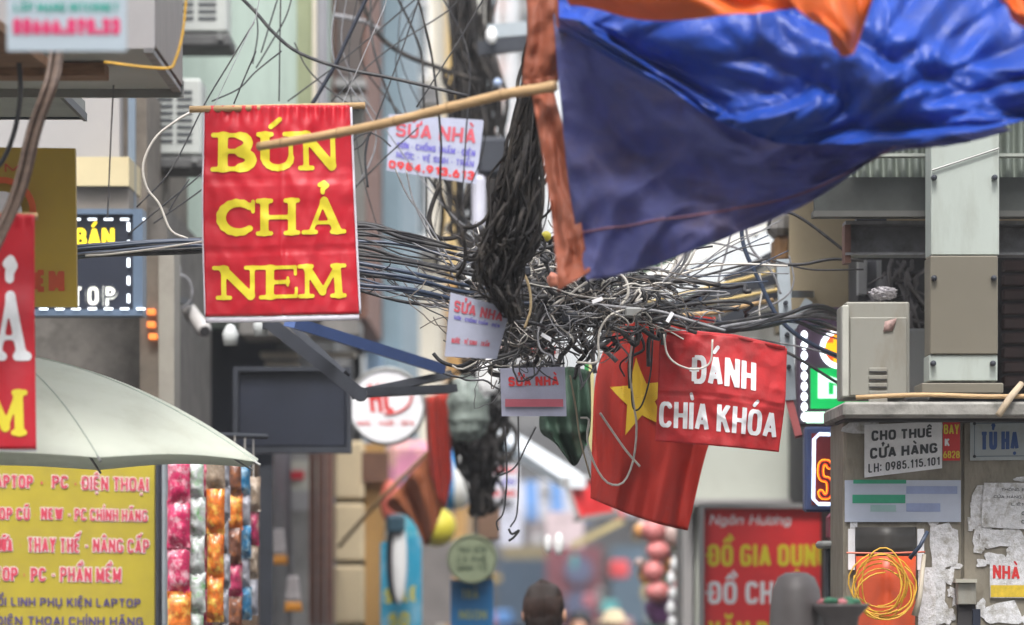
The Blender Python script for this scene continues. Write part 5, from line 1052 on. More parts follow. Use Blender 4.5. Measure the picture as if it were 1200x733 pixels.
# ------------------------------------------------------------------ utility pole and its cable mass
t_ = thing('utility_pole', 'concrete utility pole wrapped in black cables in the middle of the alley', 'utility pole', (P(566, 0, 24).x, 24, 0))
bb = MB(); x = P(566, 0, 24).x; bb.tube([(x, 24, 0), (x, 24, 5.6)], [.06, .055], 14); bb.build('shaft', m_ledge, t_, True)
for x0, y0, x1, y1, D, rr in ((527, -60, 548, 200, 23.2, .04), (548, -60, 556, 260, 23.1, .035), (577, -60, 572, 260, 22.9, .02)):
    bb = MB(); bb.tube([P(x0, y0, D), P((x0+x1)/2, (y0+y1)/2, D), P(x1, y1, D)], rr, 8); bb.build('conduit', m_bsteel if x0 != 577 else m_gl, t_, True)
for x0, y0, x1, y1 in ((572, 38, 618, 34), (560, 58, 624, 50)): bb = MB(); bb.bar(P(x0, y0, 21.5), P(x1, y1, 21.5), .07, .07); bb.build('crossarm', m_gl if y0 < 40 else m_bsteel, t_)
bb = MB(); bb.ell(P(576, 42, 21.4), .03, .03, .045, 12, 8); bb.build('insulator', m_white, t_, True); bb = MB(); bb.ell(P(583, 97, 21.4), .022, .02, .022, 12, 8); bb.build('insulator', mat('blue insulator', (.3, .38, .55), .3), t_, True)
pb(t_, 'pipe_sleeve', mat('pale plastic pipe', (.5, .5, .58), .4), 553, 205, 569, 268, 21.5, .07, .02)
pb(t_, 'terminal_box', m_bsteel, 560, 160, 596, 205, 21.6, .2, .02)
# cable strands wrapped on the pole
def strands(name, n, ctl, spread, rr, D0, dD, m, seed, pn_=34, kink=1.0, curl=.25):
    g = random.Random(seed); bb = MB()
    for k in range(n):
        o1 = g.gauss(0, .55); sx = g.uniform(0, 99); am = g.uniform(.4, 1.1); fr2 = g.uniform(1.5, 7); pts = []; a, e = sorted((g.uniform(-.25, .6), g.uniform(.4, 1.25))); a, e = max(a, 0), min(e, 1)
        if e-a < .25: e = min(1, a+.25)
        cz = g.random() < curl
        for i in range(pn_+1):
            u = a+(e-a)*i/pn_; c = cr(ctl, u); s_ = c[2]*spread
            q = s_*(o1+am*1.5*pn(sx+u*fr2)); y = c[1]+10*pn(sx+40+u*fr2*2)
            if cz: q += s_*.4*math.cos(u*26+sx); y += s_*.5*math.sin(u*26+sx)
            pts.append(P(c[0]+q, y, D0+dD*(.8*pn(sx+70+u*fr2)+.45*math.sin(sx))))
        bb.tube(pts, g.choice(rr)*K*D0, 5)
    return bb.build(name, m, smooth=True)
m_bun = mat('grimy black cable', (.02, .018, .018), .8, .6, 25, spec=.2, dirt=(.07, .06, .05), dscale=14, damt=.7)
tag(strands('cable_mass', 90, [(548, -60, 16), (552, 60, 18), (562, 160, 22), (572, 260, 30), (575, 340, 20), (572, 420, 16)], 1, [1.5, 2.2, 3.2], 22.3, .3, m_bun, 3), 'mass of grimy black cables wound down the utility pole', 'cable mass', kind='stuff')
tag(strands('lower_cable_mass', 90, [(575, 400, 14), (560, 450, 26), (556, 500, 30), (562, 545, 18), (563, 600, 12)], 1, [1.5, 2.2, 3.2], 22.5, .35, m_bun, 4), kind='stuff')
tag(strands('near_cable_mass', 260, [(650, -60, 10), (634, 60, 10), (618, 150, 14), (608, 235, 20), (592, 290, 25), (584, 325, 19), (600, 372, 9)], 1, [.8, 1.1, 1.6, 2.4], 14.95, .35, m_bun, 5), kind='stuff')
q = P(548, 478, 22); bb = MB(); bb.ell(q, .11, .09, .17, 26, 18, lambda p: 1+.16*nz(p.x*6, p.y*5, p.z*7)+.06*nz(p.x*17, p.y*16, p.z*19))
tag(bb.build('plastic_bag', mat('translucent film', (.3, .35, .32), .15, .35, 14, trans=.35, dirt=(.03, .03, .03), dscale=10, damt=.9)), 'grey green crumpled plastic bag wrapped on the utility pole', 'plastic bag')
for x, y, a in ((576, 437, .045), (566, 428, .03), (583, 455, .028), (557, 482, .016), (566, 490, .02)):
    pass
q = P(572, 440, 21.7); bb = MB(); bb.ell(q, .06, .03, .1, 18, 12, lambda p: 1+.35*nz(p.x*9, p.y*5, p.z*9)); tag(bb.build('plastic_bag', mat('white film', (.85, .85, .85), .25, .1, 14, trans=.3)), 'white torn plastic film caught on the pole above the green bag', 'plastic bag')

# ------------------------------------------------------------------ overhead lines, one object each
GU = 'thin wires strung over the alley on the upper left'
def wire(pts, r, D, m=m_black, lb='thin black wire strung across the pale green building', g=GU): cable(pts, r, m, lb, g, D=D, n=20)
cable([(270, -15), (300, 15), (320, 38), (350, 62), (400, 80), (450, 90), (500, 101), (548, 113)], 2.3, m_black, 'thick black overhead cable sagging from the top left towards the pole', D=17.5)
cable([(436, -15), (405, 50), (395, 72), (378, 102), (366, 122)], 2.6, m_navy, 'thick dark cable running down steeply behind the noodle banner rod', D=18)
cable([(415, -20), (440, 35), (470, 62), (520, 82), (560, 95)], 3.2, m_bun, 'blurred thick grey cable arching above the bamboo pole', D=21)
cable([(390, 18), (425, 25), (445, 35)], 3, m_grey, 'short blurred grey cable at the top beside the blue building edge', D=21)
WL = (([(337, 119), (400, 72), (480, 5), (500, -12)], 18), ([(388, 119), (450, 62), (522, 15), (540, -5)], 18.2), ([(494, -10), (470, 62), (443, 134), (433, 160)], 17.6), ([(329, -10), (328, 50), (327, 119)], 17.8), ([(306, 62), (325, 0), (330, -12)], 18),
               ([(298, 26), (270, 72), (240, 122), (200, 200), (160, 243)], 17), ([(300, 60), (285, 95), (274, 122)], 17), ([(248, 119), (280, 104), (300, 84), (330, 60)], 17.4), ([(245, 196), (220, 218), (190, 242), (150, 275)], 17), ([(222, 210), (205, 235), (198, 248)], 17), ([(240, 220), (215, 238), (180, 262)], 17.1),
               ([(488, 126), (535, 52), (560, 10), (600, -60)], 17.4), ([(414, 222), (450, 186), (490, 150)], 18), ([(345, 50), (360, 80), (385, 105), (420, 130)], 18), ([(300, 10), (302, 40), (296, 75)], 18), ([(345, -15), (335, 20), (315, 55), (300, 80)], 18)); wi = -1
for p_, D_ in WL:
    wi += 1; wire(p_, 1.0, D_, lb='thin black wire number %s of the upper left group, counted as its top end goes from left to right' % 0 if False else 'thin black wire whose upper end is '+ORD[sorted(range(len(WL)), key=lambda i: min(WL[i][0], key=lambda q: q[1])[0]).index(wi)]+' from the left above the noodle banner')
wire([(433, 152), (428, 185), (431, 220)], 1.6, 17.5, lb='short black wire end dangling from a knot right of the noodle banner', g=None)
for p_, q_ in (([(433, 155), (420, 160), (412, 168)], 'upper left'), ([(433, 155), (447, 162), (458, 172)], 'right'), ([(433, 156), (424, 170), (410, 178)], 'lower left')): wire(p_, 1.1, 17.5, lb=q_+' wire tail of the small knot right of the noodle banner', g='wire tails of the knot')
for p_, q_ in (([(463, 198), (478, 230), (500, 260), (530, 310), (548, 345)], 'left'), ([(476, 200), (486, 240), (512, 290), (540, 340)], 'right')): wire(p_, 1.3, 16.4, m_grey, q_+' one of two grey wires dropping below the tilted SỬA NHÀ board', 'grey wires below the tilted board')
cable([(516, 215), (505, 245), (504, 262), (512, 278), (535, 278), (552, 262)], 3, m_bun, 'thick curved cable loop below the tilted SỬA NHÀ board', D=17.5)

GL_ = 'black cables running level behind the noodle banner to the pole'
g = random.Random(11)
ends = []
for k in range(24):
    yl = 284+g.uniform(-3, 13); ym = 262+k*3.4+g.uniform(-1, 1); yr = 292+k*3.2+g.uniform(-4, 4)
    D_ = 15.75+g.uniform(0, .9)
    pts = [(-60, yl+22, D_), (42, yl+14, D_), (110, yl+6, D_), (240, yl+g.uniform(-4, 2), D_), (330, (yl+ym)/2, D_), (420, ym, D_), (480, ym+8+g.uniform(-4, 14), D_), (560, yr, D_+.1), (640, yr+g.uniform(-10, 30), D_+.1)]
    cable(pts, g.choice([1.2, 1.6, 2.2, 2.8]), g.choice([m_black, m_black, m_blue2, m_black, m_black]), ORD[k]+' from the top of the level cables leaving the right edge of the noodle banner', GL_, n=44)
cable([(100, 300), (130, 298), (180, 292), (240, 283)], 1.3, m_lgrey, 'pale cable riding on the black bundle left of the noodle banner', D=15.6)
for cx, cy, rx, ry, q_ in ((430, 333, 10, 10, 'smallest and lowest'), (436, 308, 22, 10, 'widest'), (395, 318, 14, 12, 'leftmost')):
    cable([(cx+rx*math.cos(a*.45), cy+ry*math.sin(a*.45)) for a in range(15)], .9, m_black, q_+' of three small cable loops by the noodle banner edge', 'small cable loops', D=15.9)
GR_ = 'cables running from the knot to the right hand upright'
for k in range(10):
    y0 = 330+g.uniform(-10, 50); D_ = 16+g.uniform(0, .6); ye = 358+k*3.6
    cable([(650, y0, D_), (720, y0+g.uniform(-5, 30), D_), (800, 385+g.uniform(-14, 8), D_+.2), (860, 382+g.uniform(-6, 8), D_+.5), (915, 372+g.uniform(-6, 8), D_+.9), (960, ye, D_+1.1), (1000, ye+g.uniform(0, 20), 18.2)], g.choice([1, 1.4, 2, 2.4]), g.choice([m_black, m_black, m_grey, m_blue2]), ORD[k]+' from the top of the cables meeting the big lit signs right of the upright', GR_, n=34)
for p_, r, m_, D_, lb in (([(780, 400), (830, 365), (880, 240), (884, 250), (900, 320), (925, 370), (985, 440)], 0, None, 0, ''),):
    pass
for p_, r, m_, lb in (([(868, 255), (872, 290), (890, 330), (912, 372), (945, 400), (1000, 425)], 2.8, m_blue2, 'thick blue black cable sloping down past the galvanised upright'), ([(872, 255), (880, 290), (905, 320), (915, 345)], 1.6, m_grey, 'grey cable looping beside the galvanised upright'),
                      ([(900, 270), (905, 252), (920, 248), (945, 260), (992, 296)], 2, m_black, 'black cable arching from the broken wall edge to the steel beam'), ([(903, 310), (940, 310), (975, 304), (1012, 306)], 2, m_black, 'black cable tied level across the beige wall'), ([(905, 305), (950, 316), (1012, 316)], 1.2, m_black, 'thinner black cable just under the one on the beige wall'),
                      ([(832, 284), (860, 290), (885, 300), (905, 312)], 1.4, m_grey, 'grey cable crossing the white gutter below the tarp'), ([(858, 268), (850, 300), (842, 330), (843, 370), (848, 385)], 1.4, m_grey, 'grey cable hanging down from the tarp edge'),
                      ([(890, 320), (893, 340), (890, 362), (892, 385)], 1.2, m_lgrey, 'pale thin wire hanging above the key banner'), ([(775, 302), (776, 330), (781, 352)], 1.2, m_lgrey, 'short pale wire standing up out of the cable knot'),
                      ([(825, 388), (900, 400), (960, 412), (1000, 430)], 1.2, m_grey, 'thin grey wire running low past the top of the key banner'), ([(925, 300), (930, 330), (918, 350), (880, 368)], 1.2, m_grey, 'thin grey wire curling round the galvanised upright'),
                      ([(800, 315), (815, 335), (822, 360), (820, 400)], 2, m_blue2, 'blue black cable hanging behind the pale strands'), ([(905, 405), (935, 420), (975, 445), (1000, 460)], 2, m_black, 'black cable slanting across the green lit sign')):
    cable(p_, r, m_, lb, D=17.2)
GP = 'stiff pale strands fanning up from the knot'
for k in range(9):
    x = 799+k*2; cable([(705+g.uniform(-8, 10), 368+g.uniform(-8, 10)), (745+g.uniform(-8, 8), 350+g.uniform(-10, 6)), (775+g.uniform(-4, 6), 335+g.uniform(-8, 6)), (x-12, 312+g.uniform(-4, 4)), (x, 288+g.uniform(-4, 8))], g.choice([1.2, 1.6]), g.choice([m_lgrey, m_lgrey, m_grey]), ORD[k]+' from the left of the stiff pale strands fanning up from the cable knot', GP, D=15.9+g.uniform(-.1, .2), n=16)
GF = 'fine wires fanning from the knot up under the tarp'
for k in range(9):
    cable([(640+g.uniform(0, 60), 370+g.uniform(-20, 20)), (720+g.uniform(-20, 20), 340+g.uniform(-14, 20)), (790+g.uniform(-20, 20), 322+k*2+g.uniform(-10, 10)), (845+g.uniform(-20, 20), 286+k*6+g.uniform(-12, 12)), (912+g.uniform(-12, 14), 258+k*9)], g.choice([.8, 1, 1.5]), g.choice([m_black, m_grey, m_grey, m_lgrey, m_blue2]), ORD[k]+' from the top of the fine wires reaching the beige wall edge from the knot', GF, D=16.3+g.uniform(0, .5), n=26)
GM_ = 'dark wires crossing behind the bamboo pole'
for k in range(12):
    x = 395+k*13; cable([(x, -15), (x+g.uniform(-10, 40), 60+g.uniform(-10, 10)), (x+g.uniform(10, 60), 150+g.uniform(-20, 20)), (540+g.uniform(-20, 10), 240+g.uniform(-10, 30)), (585+g.uniform(-10, 10), 300+g.uniform(-10, 20))] if k % 2 else [(x, -15), (x-g.uniform(-10, 40), 70), (x+g.uniform(-50, 50), 170+g.uniform(-20, 30)), (x+g.uniform(-40, 60), 280)], g.choice([.8, 1.1, 1.6]), g.choice([m_black, m_bun, m_grey]), ORD[k]+' from the left of the dark wires crossing behind the bamboo pole', GM_, D=18.4+g.uniform(-.5, 1.5), n=24)
GB = 'thin wires curling under the level bunch'
for k in range(10):
    x = 425+k*12; y = 315+k*4+g.uniform(-8, 8); cable([(x, y), (x+20, y+10+g.uniform(0, 20)), (x+48, y+16+g.uniform(-8, 16)), (x+70+g.uniform(0, 20), y+g.uniform(0, 24))], g.choice([.8, 1.1]), g.choice([m_black, m_grey]), ORD[k]+' from the left of the thin wires curling under the level bunch', GB, D=16+g.uniform(-.1, .4), n=18)
cable([(742, 392), (738, 430), (742, 470), (746, 500), (742, 540), (730, 566), (712, 566), (697, 545), (688, 515), (690, 492), (680, 490)], 1.5, m_lgrey, 'long whitish wire loop hanging in front of the star flag', D=16.3)
cable([(703, 484), (722, 512), (735, 530), (750, 547)], 1.6, m_lgrey, 'short whitish wire stub lying across the star flag', D=16.3)
cable([(765, 395), (762, 440), (752, 475), (742, 478), (740, 440), (744, 395)], 1.2, m_black, 'thin dark loop hanging over the yellow star', D=16.3)
cable([(778, 392), (782, 415), (795, 428), (815, 433), (832, 425), (835, 398)], 1.3, m_lgrey, 'pale wire loop drooping over the word ĐÁNH', D=15.9)
cable([(668, 440), (675, 480), (680, 515), (692, 560)], 1.2, mat('tan cord', (.3, .24, .17), .7), 'tan cord hanging down over the green cloth', D=16.4)
for p_ in ([(607, 480), (608, 540), (606, 600), (598, 618)], [(592, 500), (594, 560), (590, 600), (582, 612), (584, 622)]): cable(p_, 1.1, m_black, ('left' if p_[0][0] < 600 else 'right')+' one of two thin wires hanging free below the lilac board', 'wires hanging free under the knot', D=17.2)
cable([(628, 500), (618, 520), (603, 548), (580, 560)], 1.2, m_black, 'thin black wire slanting below the lilac board', D=17)
cable([(596, 620), (600, 626), (608, 622), (602, 630), (596, 634)], 1.6, m_black, 'little black knot at the end of a hanging wire', D=17.2)
bb = MB(); bb.ell(P(640, 277, 15.4), .019, .019, .019, 14, 10); tag(bb.build('yellow_ball', m_by, smooth=True), 'tiny yellow plastic ball beside the tarp hem', 'ball')
bb = MB(); bb.ell(P(648, 328, 15.3), .022, .02, .027, 14, 10, crumple); tag(bb.build('pink_wrapper', mat('pinkish wrapper', (.7, .25, .16), .4, .3, 20), smooth=True), 'small pinkish orange wrapper hanging at the foot of the tarp hem', 'wrapper')
# the knot itself
def knot(name, n, m, seed, rs):
    g = random.Random(seed); bb = MB()
    for k in range(n):
        z = g.random()
        if z < .42: cx, cy, sx, sy = g.uniform(575, 665), g.uniform(285, 425), 1, 1
        elif z < .9: cx = g.uniform(625, 752); cy = 352-(cx-630)*.05+g.gauss(0, 19); sx, sy = 1.2, .8
        else: cx, cy, sx, sy = g.uniform(690, 800), g.uniform(355, 385), 1.4, .5
        if z < .42 and abs(cy-340) > 60: cx = 602+(cx-610)*.55
        r0 = g.uniform(7, 40) if g.random() < .6 else g.uniform(25, 60); a0 = g.uniform(0, 6.3); turn = g.uniform(1, 6) if r0 < 25 else g.uniform(.5, 2.6); ex = g.uniform(.35, 1); til = g.uniform(0, 3.14); pts = []; N2 = 16; D_ = 16.0+g.gauss(0, .16); dz = g.uniform(-.12, .12); w1 = g.uniform(1, 3)
        drift = (g.gauss(0, 42), g.gauss(0, 16))
        for i in range(N2+1):
            u = i/N2; a = a0+turn*u; rr = r0*(1+.3*math.sin(w1*u*4+k)+.25*pn(u*5+k*3.1, k)); x, y = rr*math.cos(a), rr*ex*math.sin(a)
            X_ = x*math.cos(til)-y*math.sin(til); Y_ = x*math.sin(til)+y*math.cos(til)
            pts.append(P(cx+X_*sx+drift[0]*u, cy+Y_*sy+drift[1]*u, D_+dz*math.sin(a*1.3)))
        bb.tube(pts, g.choice(rs)*K*16*.85, 5)
    return tag(bb.build(name, m, smooth=True), kind='stuff')
knot('cable_knot', 250, m_black, 21, [.7, 1, 1.5, 2.8, 3.6]); knot('grey_cable_knot', 150, m_grey, 22, [.7, 1, 1.5]); knot('pale_cable_knot', 75, m_lgrey, 23, [.6, .9, 1.3]); knot('fine_wire_knot', 150, mat('dusty brown wire', (.12, .1, .085), .7, .4, 30), 31, [.5, .8])
GD = 'thick cable ends drooping under the knot'
for k in range(16):
    x = 596+k*9.5+(18 if k > 6 else 0); y = 372+g.uniform(-10, 16)
    cable([(x, y), (x+g.uniform(-14, 10), y+24), (x+g.uniform(-24, 10), y+g.uniform(34, 46)), (x+g.uniform(-26, 14), y+g.uniform(48, 74))], g.choice([1.2, 2, 3]), g.choice([m_black, m_black, m_bun, m_grey]), ORD[k]+' from the left of the dark cable ends drooping under the knot', GD, D=16.2+g.uniform(-.2, .2), n=14)
for x, y, lb in ((612, 318, 'small black splice box in the cable knot beside the tarp hem'), (668, 372, 'small black splice box low in the cable knot above the green cloth'), (742, 366, 'small grey splice box in the knot above the star flag')):
    q = P(x, y, 15.7); bb = MB(); bb.box(q.x-.03, q.x+.03, 15.7, 15.75, q.z-.018, q.z+.018, .006); tag(bb.build('splice_box', m_bsteel if 'black' in lb else m_gm), lb, 'splice box')
for x, y, a_, lb in ((700, 352, 20, 'white paper tag tied in the middle of the cable knot'), (640, 395, -30, 'white paper tag tied low on the left of the cable knot'), (785, 372, 60, 'small white tag where the cables leave the knot to the right')):
    q = P(x, y, 15.62); d_ = Vector((math.cos(R(a_)), 0, math.sin(R(a_)))); bb = MB(); bb.bar(q-d_*.02, q+d_*.02, .014, .0015); tag(bb.build('cable_tag', m_wp), lb, 'tag')
cable([(672, 352), (705, 358), (742, 362), (775, 366), (815, 378), (850, 388)], 2.2, m_grey, 'thick light grey cable lying along the front of the knot', D=15.75)
cable([(676, 425), (700, 424), (701, 400), (704, 385), (715, 370), (735, 362)], 1.6, m_lgrey, 'bent whitish wire with a squared corner in the knot', D=15.75)
cable([(648, 358), (668, 345), (690, 330), (720, 321), (733, 328), (736, 345), (728, 358)], 1.8, m_lgrey, 'broad pale loop standing over the knot under the tarp', D=15.75)
cable([(600, 300), (618, 330), (622, 360), (615, 385)], 1.8, mat('bamboo strip tone', (.36, .27, .15), .7), 'tan strip standing in the cable knot below the black mass', D=15.6)

# AC units
def ac(label, px0, py0, px1, py1, D):
    root = thing('air_conditioner', label, 'air conditioner', tuple(P((px0+px1)/2, py1, D+.2)), 'outdoor air conditioner units on the green building')
    pb(root, 'casing', mat('ac casing', (.42, .44, .42), .5, .06, 6), px0, py0, px1, py1, D, .32, .012)
    w_ = (px1-px0); n = max(3, int((py1-py0-22)/8.2)); o = None
    for i in range(n):
        for a, c in ((.14, .44), (.52, .82)):
            if o is None: o = pb(root, 'louvre_slot', mat('dark slot', (.05, .055, .06), .6), px0+w_*a, py0+14+i*8.2, px0+w_*c, py0+18.5+i*8.2, D-.004, .006); bx0 = o
            else:
                q = bx0.copy(); col.objects.link(q); q.parent = root; q.location = ((a-.14)*w_*K*D, 0, -i*8.2*K*D)
    for x in (px0+4, px1-8):
        bb = MB(); bb.bar(P(x, py1+5, D-.05), P(x, py1+5, D+.7), .03, .03); bb.build('bracket', m_gm, root)
    pb(root, 'drip_tray', mat('dirty tray', (.1, .1, .1), .8, .3, 8), px0-10, py1+2, px1+4, py1+16, D-.02, .45, .01)
    return root
ac('larger louvred air conditioner unit left of the noodle banner', 176, 92, 236, 182, 20.6)
ac('upper air conditioner unit at the top edge above the noodle banner', 196, -60, 266, 38, 21.5)
# camera and coil
t_ = thing('security_camera', 'pale security camera with a dark bracket below the looped cable', 'security camera', tuple(P(230, 395, 20.4)))
c0 = P(220, 362, 20.5); c1 = P(240, 388, 20.2); bb = MB(); bb.tube([c0, c0.lerp(c1, .1), c0.lerp(c1, .95), c1], [.03, .037, .037, .03], 12); bb.build('housing', mat('camera housing', (.45, .43, .42), .4), t_, True)
bb = MB(); bb.tube([c1, c1+(c1-c0)*.04], .025, 12); bb.build('lens', m_dark, t_); bb = MB(); bb.bar(P(222, 355, 20.4), P(200, 350, 19.9), .03, .03); bb.build('bracket', m_bsteel, t_)
cable([(212+13*math.cos(a*.42)+0, 342+19*math.sin(a*.42)) for a in range(32)], 1.8, m_grey, 'coiled grey cable loop hanging above the security camera', D=20, n=60)
cable([(214, 280), (210, 300), (212, 322)], 1, m_grey, 'thin lead holding the coiled cable above the camera', D=20)
for x, y, lb in ((270, 395, 'pale hanging spot lamp left of the dark signboard top'), (306, 384, 'white clip lamp just under the noodle banner')):
    t_ = thing('shop_lamp', lb, 'lamp', tuple(P(x, y+12, 19.5))); bb = MB(); bb.lathe(P(x, y+10, 19.5), [(0, 0), (.03, 0), (.038, .05), (.02, .09), (0, .1)], 14); bb.build('shade', mat('pale lamp', (.5, .52, .52), .4), t_, True)
    bb = MB(); bb.tube([P(x, y-14, 19.5), P(x, y, 19.5)], .008, 6); bb.build('stem', m_bsteel, t_)

# ------------------------------------------------------------------ vendor cart with grey cover and tray at the lower right
D_ = 13.8; zt = P(0, 733, D_).z-.06
t_ = thing('vendor_cart', 'vendor cart standing in front of the big cabinet, mostly below the view', 'cart', (P(960, 0, D_).x, D_, 0))
a = P(890, 0, D_).x; c = P(1025, 0, D_).x
bb = MB(); bb.box(a, c, D_-.2, D_+.25, zt-.03, zt, .006); bb.build('shelf', m_gm, t_)
for x in (a+.02, c-.02):
    for y in (D_-.18, D_+.23): bb = MB(); bb.bar((x, y, .0), (x, y, zt-.03), .025, .025); bb.build('leg', m_bsteel, t_)
bb = MB(); q = P(933, 733, D_); prof = [(0, .172), (.035, .17), (.06, .155), (.078, .115), (.085, .05), (.09, -.06)]; bb.lathe((q.x, q.y, q.z), [(r, h-.0) for r, h in prof], 22); tag(bb.build('grey_cover', mat('grey brown plastic', (.095, .085, .085), .5, .12, 7), smooth=True), 'rounded grey plastic hood standing low in front of the red sign', 'plastic hood')
t_ = thing('goods_tray', 'grey tray heaped with pink and green goods at the bottom right', 'tray', (P(985, 733, 13.7).x, 13.7, zt))
q = P(985, 712, 13.7); bb = MB(); bb.lathe((q.x, q.y, q.z), [(.045, zt-q.z), (.06, -.03), (.088, .0), (.092, .012), (.08, .012), (.05, -.02), (0, -.03)], 26); bb.build('tray', MATS['grey brown plastic'], t_, True)
for k in range(12): bb = MB(); bb.ell((q.x+rnd.uniform(-.055, .055), q.y+rnd.uniform(-.05, .05), q.z+.012+rnd.uniform(0, .012)), .022, .02, .012, 8, 6, crumple); bb.build('goods', mat('pink goods', (.5, .16, .18), .6, .2, 20) if k % 2 else mat('green goods', (.03, .15, .08), .6, .2, 20), t_, True)

# ------------------------------------------------------------------ people
def person(x, y, top, label, hairc, shirt, scale=1.0, bun=True, turn=0, hat=None):
    h = top/1.0; s = h/1.6; root = thing('person', label, 'person', (x, y, 0))
    J = [(0, 0, .90), (0, 0, 1.08), (0, 0, 1.24), (0, 0.0, 1.345), (0, 0.01, 1.40), (0, .015, 1.47), (0, .02, 1.525),   # pelvis, waist, chest, base neck, neck, head mid, head top
         (-.15, 0, 1.30), (-.20, .01, 1.06), (-.19, .10, .84), (-.185, .14, .76), (.15, 0, 1.30), (.20, .01, 1.06), (.19, .10, .84), (.185, .14, .76),
         (-.09, 0, .86), (-.1, .05, .48), (-.1, -.02, .08), (-.1, .11, .035), (.09, 0, .86), (.1, -.04, .48), (.1, -.14, .1), (.1, -.03, .035)]
    Rd = [.13, .105, .125, .055, .05, .074, .066, .05, .038, .028, .026, .05, .038, .028, .026, .085, .055, .038, .035, .085, .055, .038, .035]
    Ed = [(0, 1), (1, 2), (2, 3), (3, 4), (4, 5), (5, 6), (2, 7), (7, 8), (8, 9), (9, 10), (2, 11), (11, 12), (12, 13), (13, 14), (0, 15), (15, 16), (16, 17), (17, 18), (0, 19), (19, 20), (20, 21), (21, 22)]
    ft = []
    for sd, k in ((-1, 10), (1, 14)):     # five fingers each
        for i, (dx, dz, r) in enumerate(((-.02, -.075, .008), (-.007, -.085, .009), (.006, -.082, .009), (.019, -.07, .008), (-.03*sd, -.03, .009))):
            J.append((J[k][0]+dx*.9, J[k][1]+(.01 if i < 4 else .03), J[k][2]-.035)); J.append((J[k][0]+dx*1.1, J[k][1]+.03+(.0 if i < 4 else .02), J[k][2]+dz)); n = len(J); Ed += [(k, n-2), (n-2, n-1)]; Rd += [r*1.1, r]
    me = bpy.data.meshes.new('body'); me.from_pydata([(a*s, b_*s, c*s) for a, b_, c in J], Ed, []); o = bpy.data.objects.new('body', me); col.objects.link(o)
    md = o.modifiers.new('s', 'SKIN'); md.use_smooth_shade = True
    for i, r in enumerate(Rd): me.skin_vertices[0].data[i].radius = (r*s*(1.15 if i in (0, 1, 2) else 1), r*s*(.8 if i in (0, 1, 2) else 1))
    me.skin_vertices[0].data[0].use_root = True
    ss = o.modifiers.new('d', 'SUBSURF'); ss.levels = 2; ss.render_levels = 2
    dg = bpy.context.evaluated_depsgraph_get(); m2 = bpy.data.meshes.new_from_object(o.evaluated_get(dg)); bpy.data.objects.remove(o)
    m2.materials.clear(); m2.materials.append(m_skin); m2.materials.append(shirt); m2.materials.append(m_trou)
    for p_ in m2.polygons:
        z = p_.center.z/s; p_.use_smooth = True; ax_ = abs(p_.center.x)/s
        p_.material_index = 2 if z < .9 and not (ax_ > .145 and z > .7) else 1 if (z < 1.375 and not (ax_ > .14 and z < 1.02)) else 0
    o = bpy.data.objects.new('body', m2); col.objects.link(o); o.parent = root
    hd = Vector((0, .02*s, 1.49*s))
    def part(nm, mm, fn):
        bb = MB(); fn(bb); me = bpy.data.meshes.new(nm); me.from_pydata(bb.v, [], bb.f); me.materials.append(mm); me.polygons.foreach_set('use_smooth', [True]*len(me.polygons)); q = bpy.data.objects.new(nm, me); col.objects.link(q); q.parent = root; return q
    part('head', m_skin, lambda bb: bb.ell(hd, .075*s, .092*s, .11*s, 20, 14, lambda q: 1-.1*max(0, -q.z)*(1-abs(q.y))))
    part('nose', m_skin, lambda bb: bb.ell(hd+Vector((0, .095*s, -.012*s)), .012*s, .018*s, .022*s, 8, 6))
    for sd in (-1, 1):
        part('ear', m_skin, lambda bb: bb.ell(hd+Vector((sd*.103*s, -.006*s, -.022*s)), .011*s, .02*s, .032*s, 10, 8)); part('eye', m_dark, lambda bb: bb.ell(hd+Vector((sd*.03*s, .082*s, .008*s)), .011*s, .008*s, .007*s, 8, 6))
    part('mouth', mat('lips', (.4, .12, .1), .5), lambda bb: bb.ell(hd+Vector((0, .088*s, -.05*s)), .024*s, .008*s, .007*s, 8, 6))
    if not hat:
        def hairf(q):
            g_ = 1+.02*math.sin(math.atan2(q.y, q.x)*23)*(1-abs(q.z))
            if q.y > .25 and q.z < .45: g_ *= .84
            if q.z < -.3: g_ *= (1+.0*q.z)*(1.03 if q.y < .2 else .8)
            return g_*(1+.15*math.sin(2*math.acos(max(-1, min(1, q.z))))**2)
        hc = hd+Vector((0, -.016*s, .012*s)); part('hair', hairc, lambda bb: bb.ell(hc, .093*s, .104*s, .125*s, 48, 22, hairf))
        def strandf(bb):
            g = random.Random(5)
            for k in range(330 if bun else 90):
                th = g.uniform(math.pi*.98, math.pi*2.02); cr_ = g.uniform(.0, .25); w_ = g.uniform(.97, 1.05); pts = []; end = g.uniform(1.9, 2.5) if math.sin(th) < -.5 else g.uniform(1.35, 1.75)
                for i in range(11):
                    p_ = cr_+(end-cr_)*i/10; sw = th+.25*(1-i/10)*math.cos(th)
                    q = Vector((math.sin(p_)*math.cos(sw), math.sin(p_)*math.sin(sw), math.cos(p_))); pts.append(hc+Vector((q.x*.098*s*w_, q.y*.109*s*w_, q.z*.13*s*w_))*(1+.004*math.sin(i+k)))
                bb.tube(pts, [.0016*s]*9+[.0012*s, .0005*s], 4)
            for k in range(160 if bun else 30):
                x = g.uniform(-.062, .062)*s; pts = [hc+Vector((x, -.085*s-.012*s*math.cos(x*20)+g.uniform(-.004, .004)*s, -.035*s-.016*s*i)) + Vector((-x*.035*i, .0035*s*i, 0)) for i in range(9)]; bb.tube(pts, [.0018*s]*8+[.0006*s], 4)
        o = part('hair', mat('brown strand', (.035, .017, .012), .4, .5, 40), strandf); o['kind'] = 'stuff'
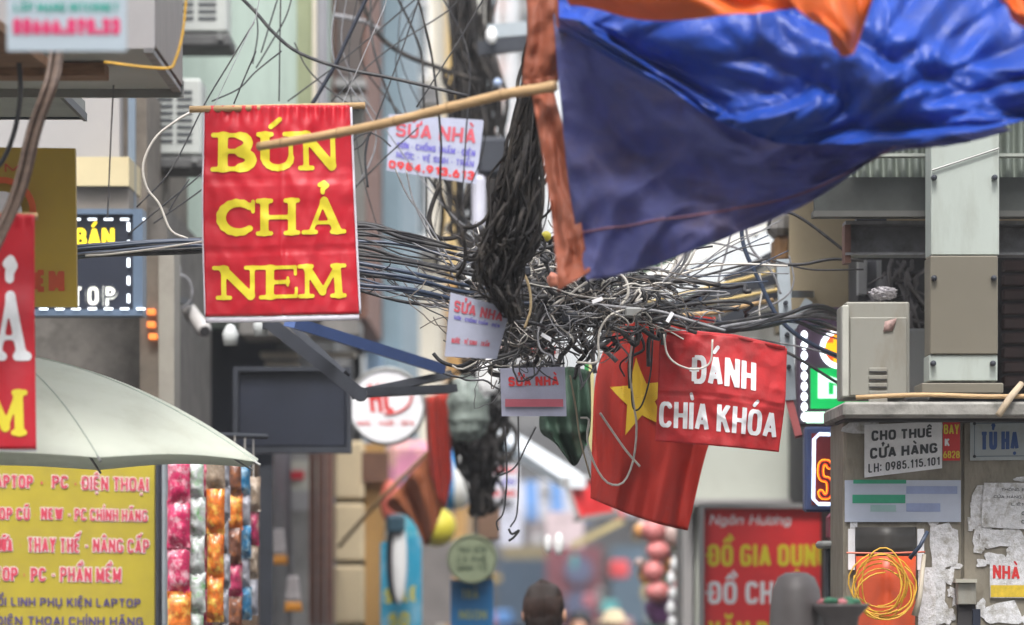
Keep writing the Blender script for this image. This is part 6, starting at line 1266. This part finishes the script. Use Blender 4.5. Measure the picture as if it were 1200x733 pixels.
        part('hair', hairc, lambda bb: bb.ell(hd+Vector((0, -.05*s, -.085*s)), .062*s, .045*s, .1*s, 40, 16, lambda q: 1+.05*math.sin(math.atan2(q.y, q.x)*17)))
        if bun: part('hair_bun', hairc, lambda bb: bb.ell(hd+Vector((-.01*s, -.02*s, .146*s)), .017*s, .017*s, .013*s, 12, 8)); part('hair_tie', m_dark, lambda bb: bb.lathe(hd+Vector((-.01*s, -.02*s, .136*s)), [(.018*s, 0), (.02*s, .004*s), (.018*s, .008*s)], 12))
    else:
        part('hat', hat, lambda bb: (bb.lathe(hd+Vector((0, 0, .05*s)), [(.17*s, -.03*s), (.172*s, -.024*s), (.1*s, 0), (.088*s, .06*s), (.05*s, .085*s), (0, .09*s)], 28)))
    root.rotation_euler = (0, 0, R(turn)); return root
pp = P(637, 680, 20); person(pp.x, 20, pp.z-.0+.0-.04, 'person seen from behind with dark brown hair tied in a tiny top knot', m_hair, m_shirt, turn=-14)
pp = P(680, 716, 30); person(pp.x, 30, pp.z-.03, 'far blurred person with black hair right of the dark haired head', mat('black hair', (.012, .012, .015), .5), mat('peach shirt', (.5, .3, .22), .8), bun=False, turn=160)
pp = P(719, 713, 31); person(pp.x, 31, pp.z-.03, 'far blurred person in a round beige hat low under the flag', m_hair, mat('beige shirt', (.45, .38, .28), .8), turn=180, hat=mat('beige hat', (.5, .4, .26), .8, .15, 10))

bb = MB(); bb.box(-70, 70, -18, 230, -1.3, 26); hz = bb.build('haze', m_dark, base=(0, 0, 0)); tag(hz, kind='stuff')
hm = bpy.data.materials.new('thin haze'); hm.use_nodes = True; n = hm.node_tree.nodes; n.remove(n['Principled BSDF'])
pv = n.new('ShaderNodeVolumePrincipled'); pv.inputs['Density'].default_value = .0018; pv.inputs['Color'].default_value = (.93, .95, 1, 1); pv.inputs['Anisotropy'].default_value = .3
hm.node_tree.links.new(pv.outputs[0], n['Material Output'].inputs['Volume']); hz.data.materials.clear(); hz.data.materials.append(hm)
for o in bpy.data.objects:
    if '_base' in o: del o['_base']
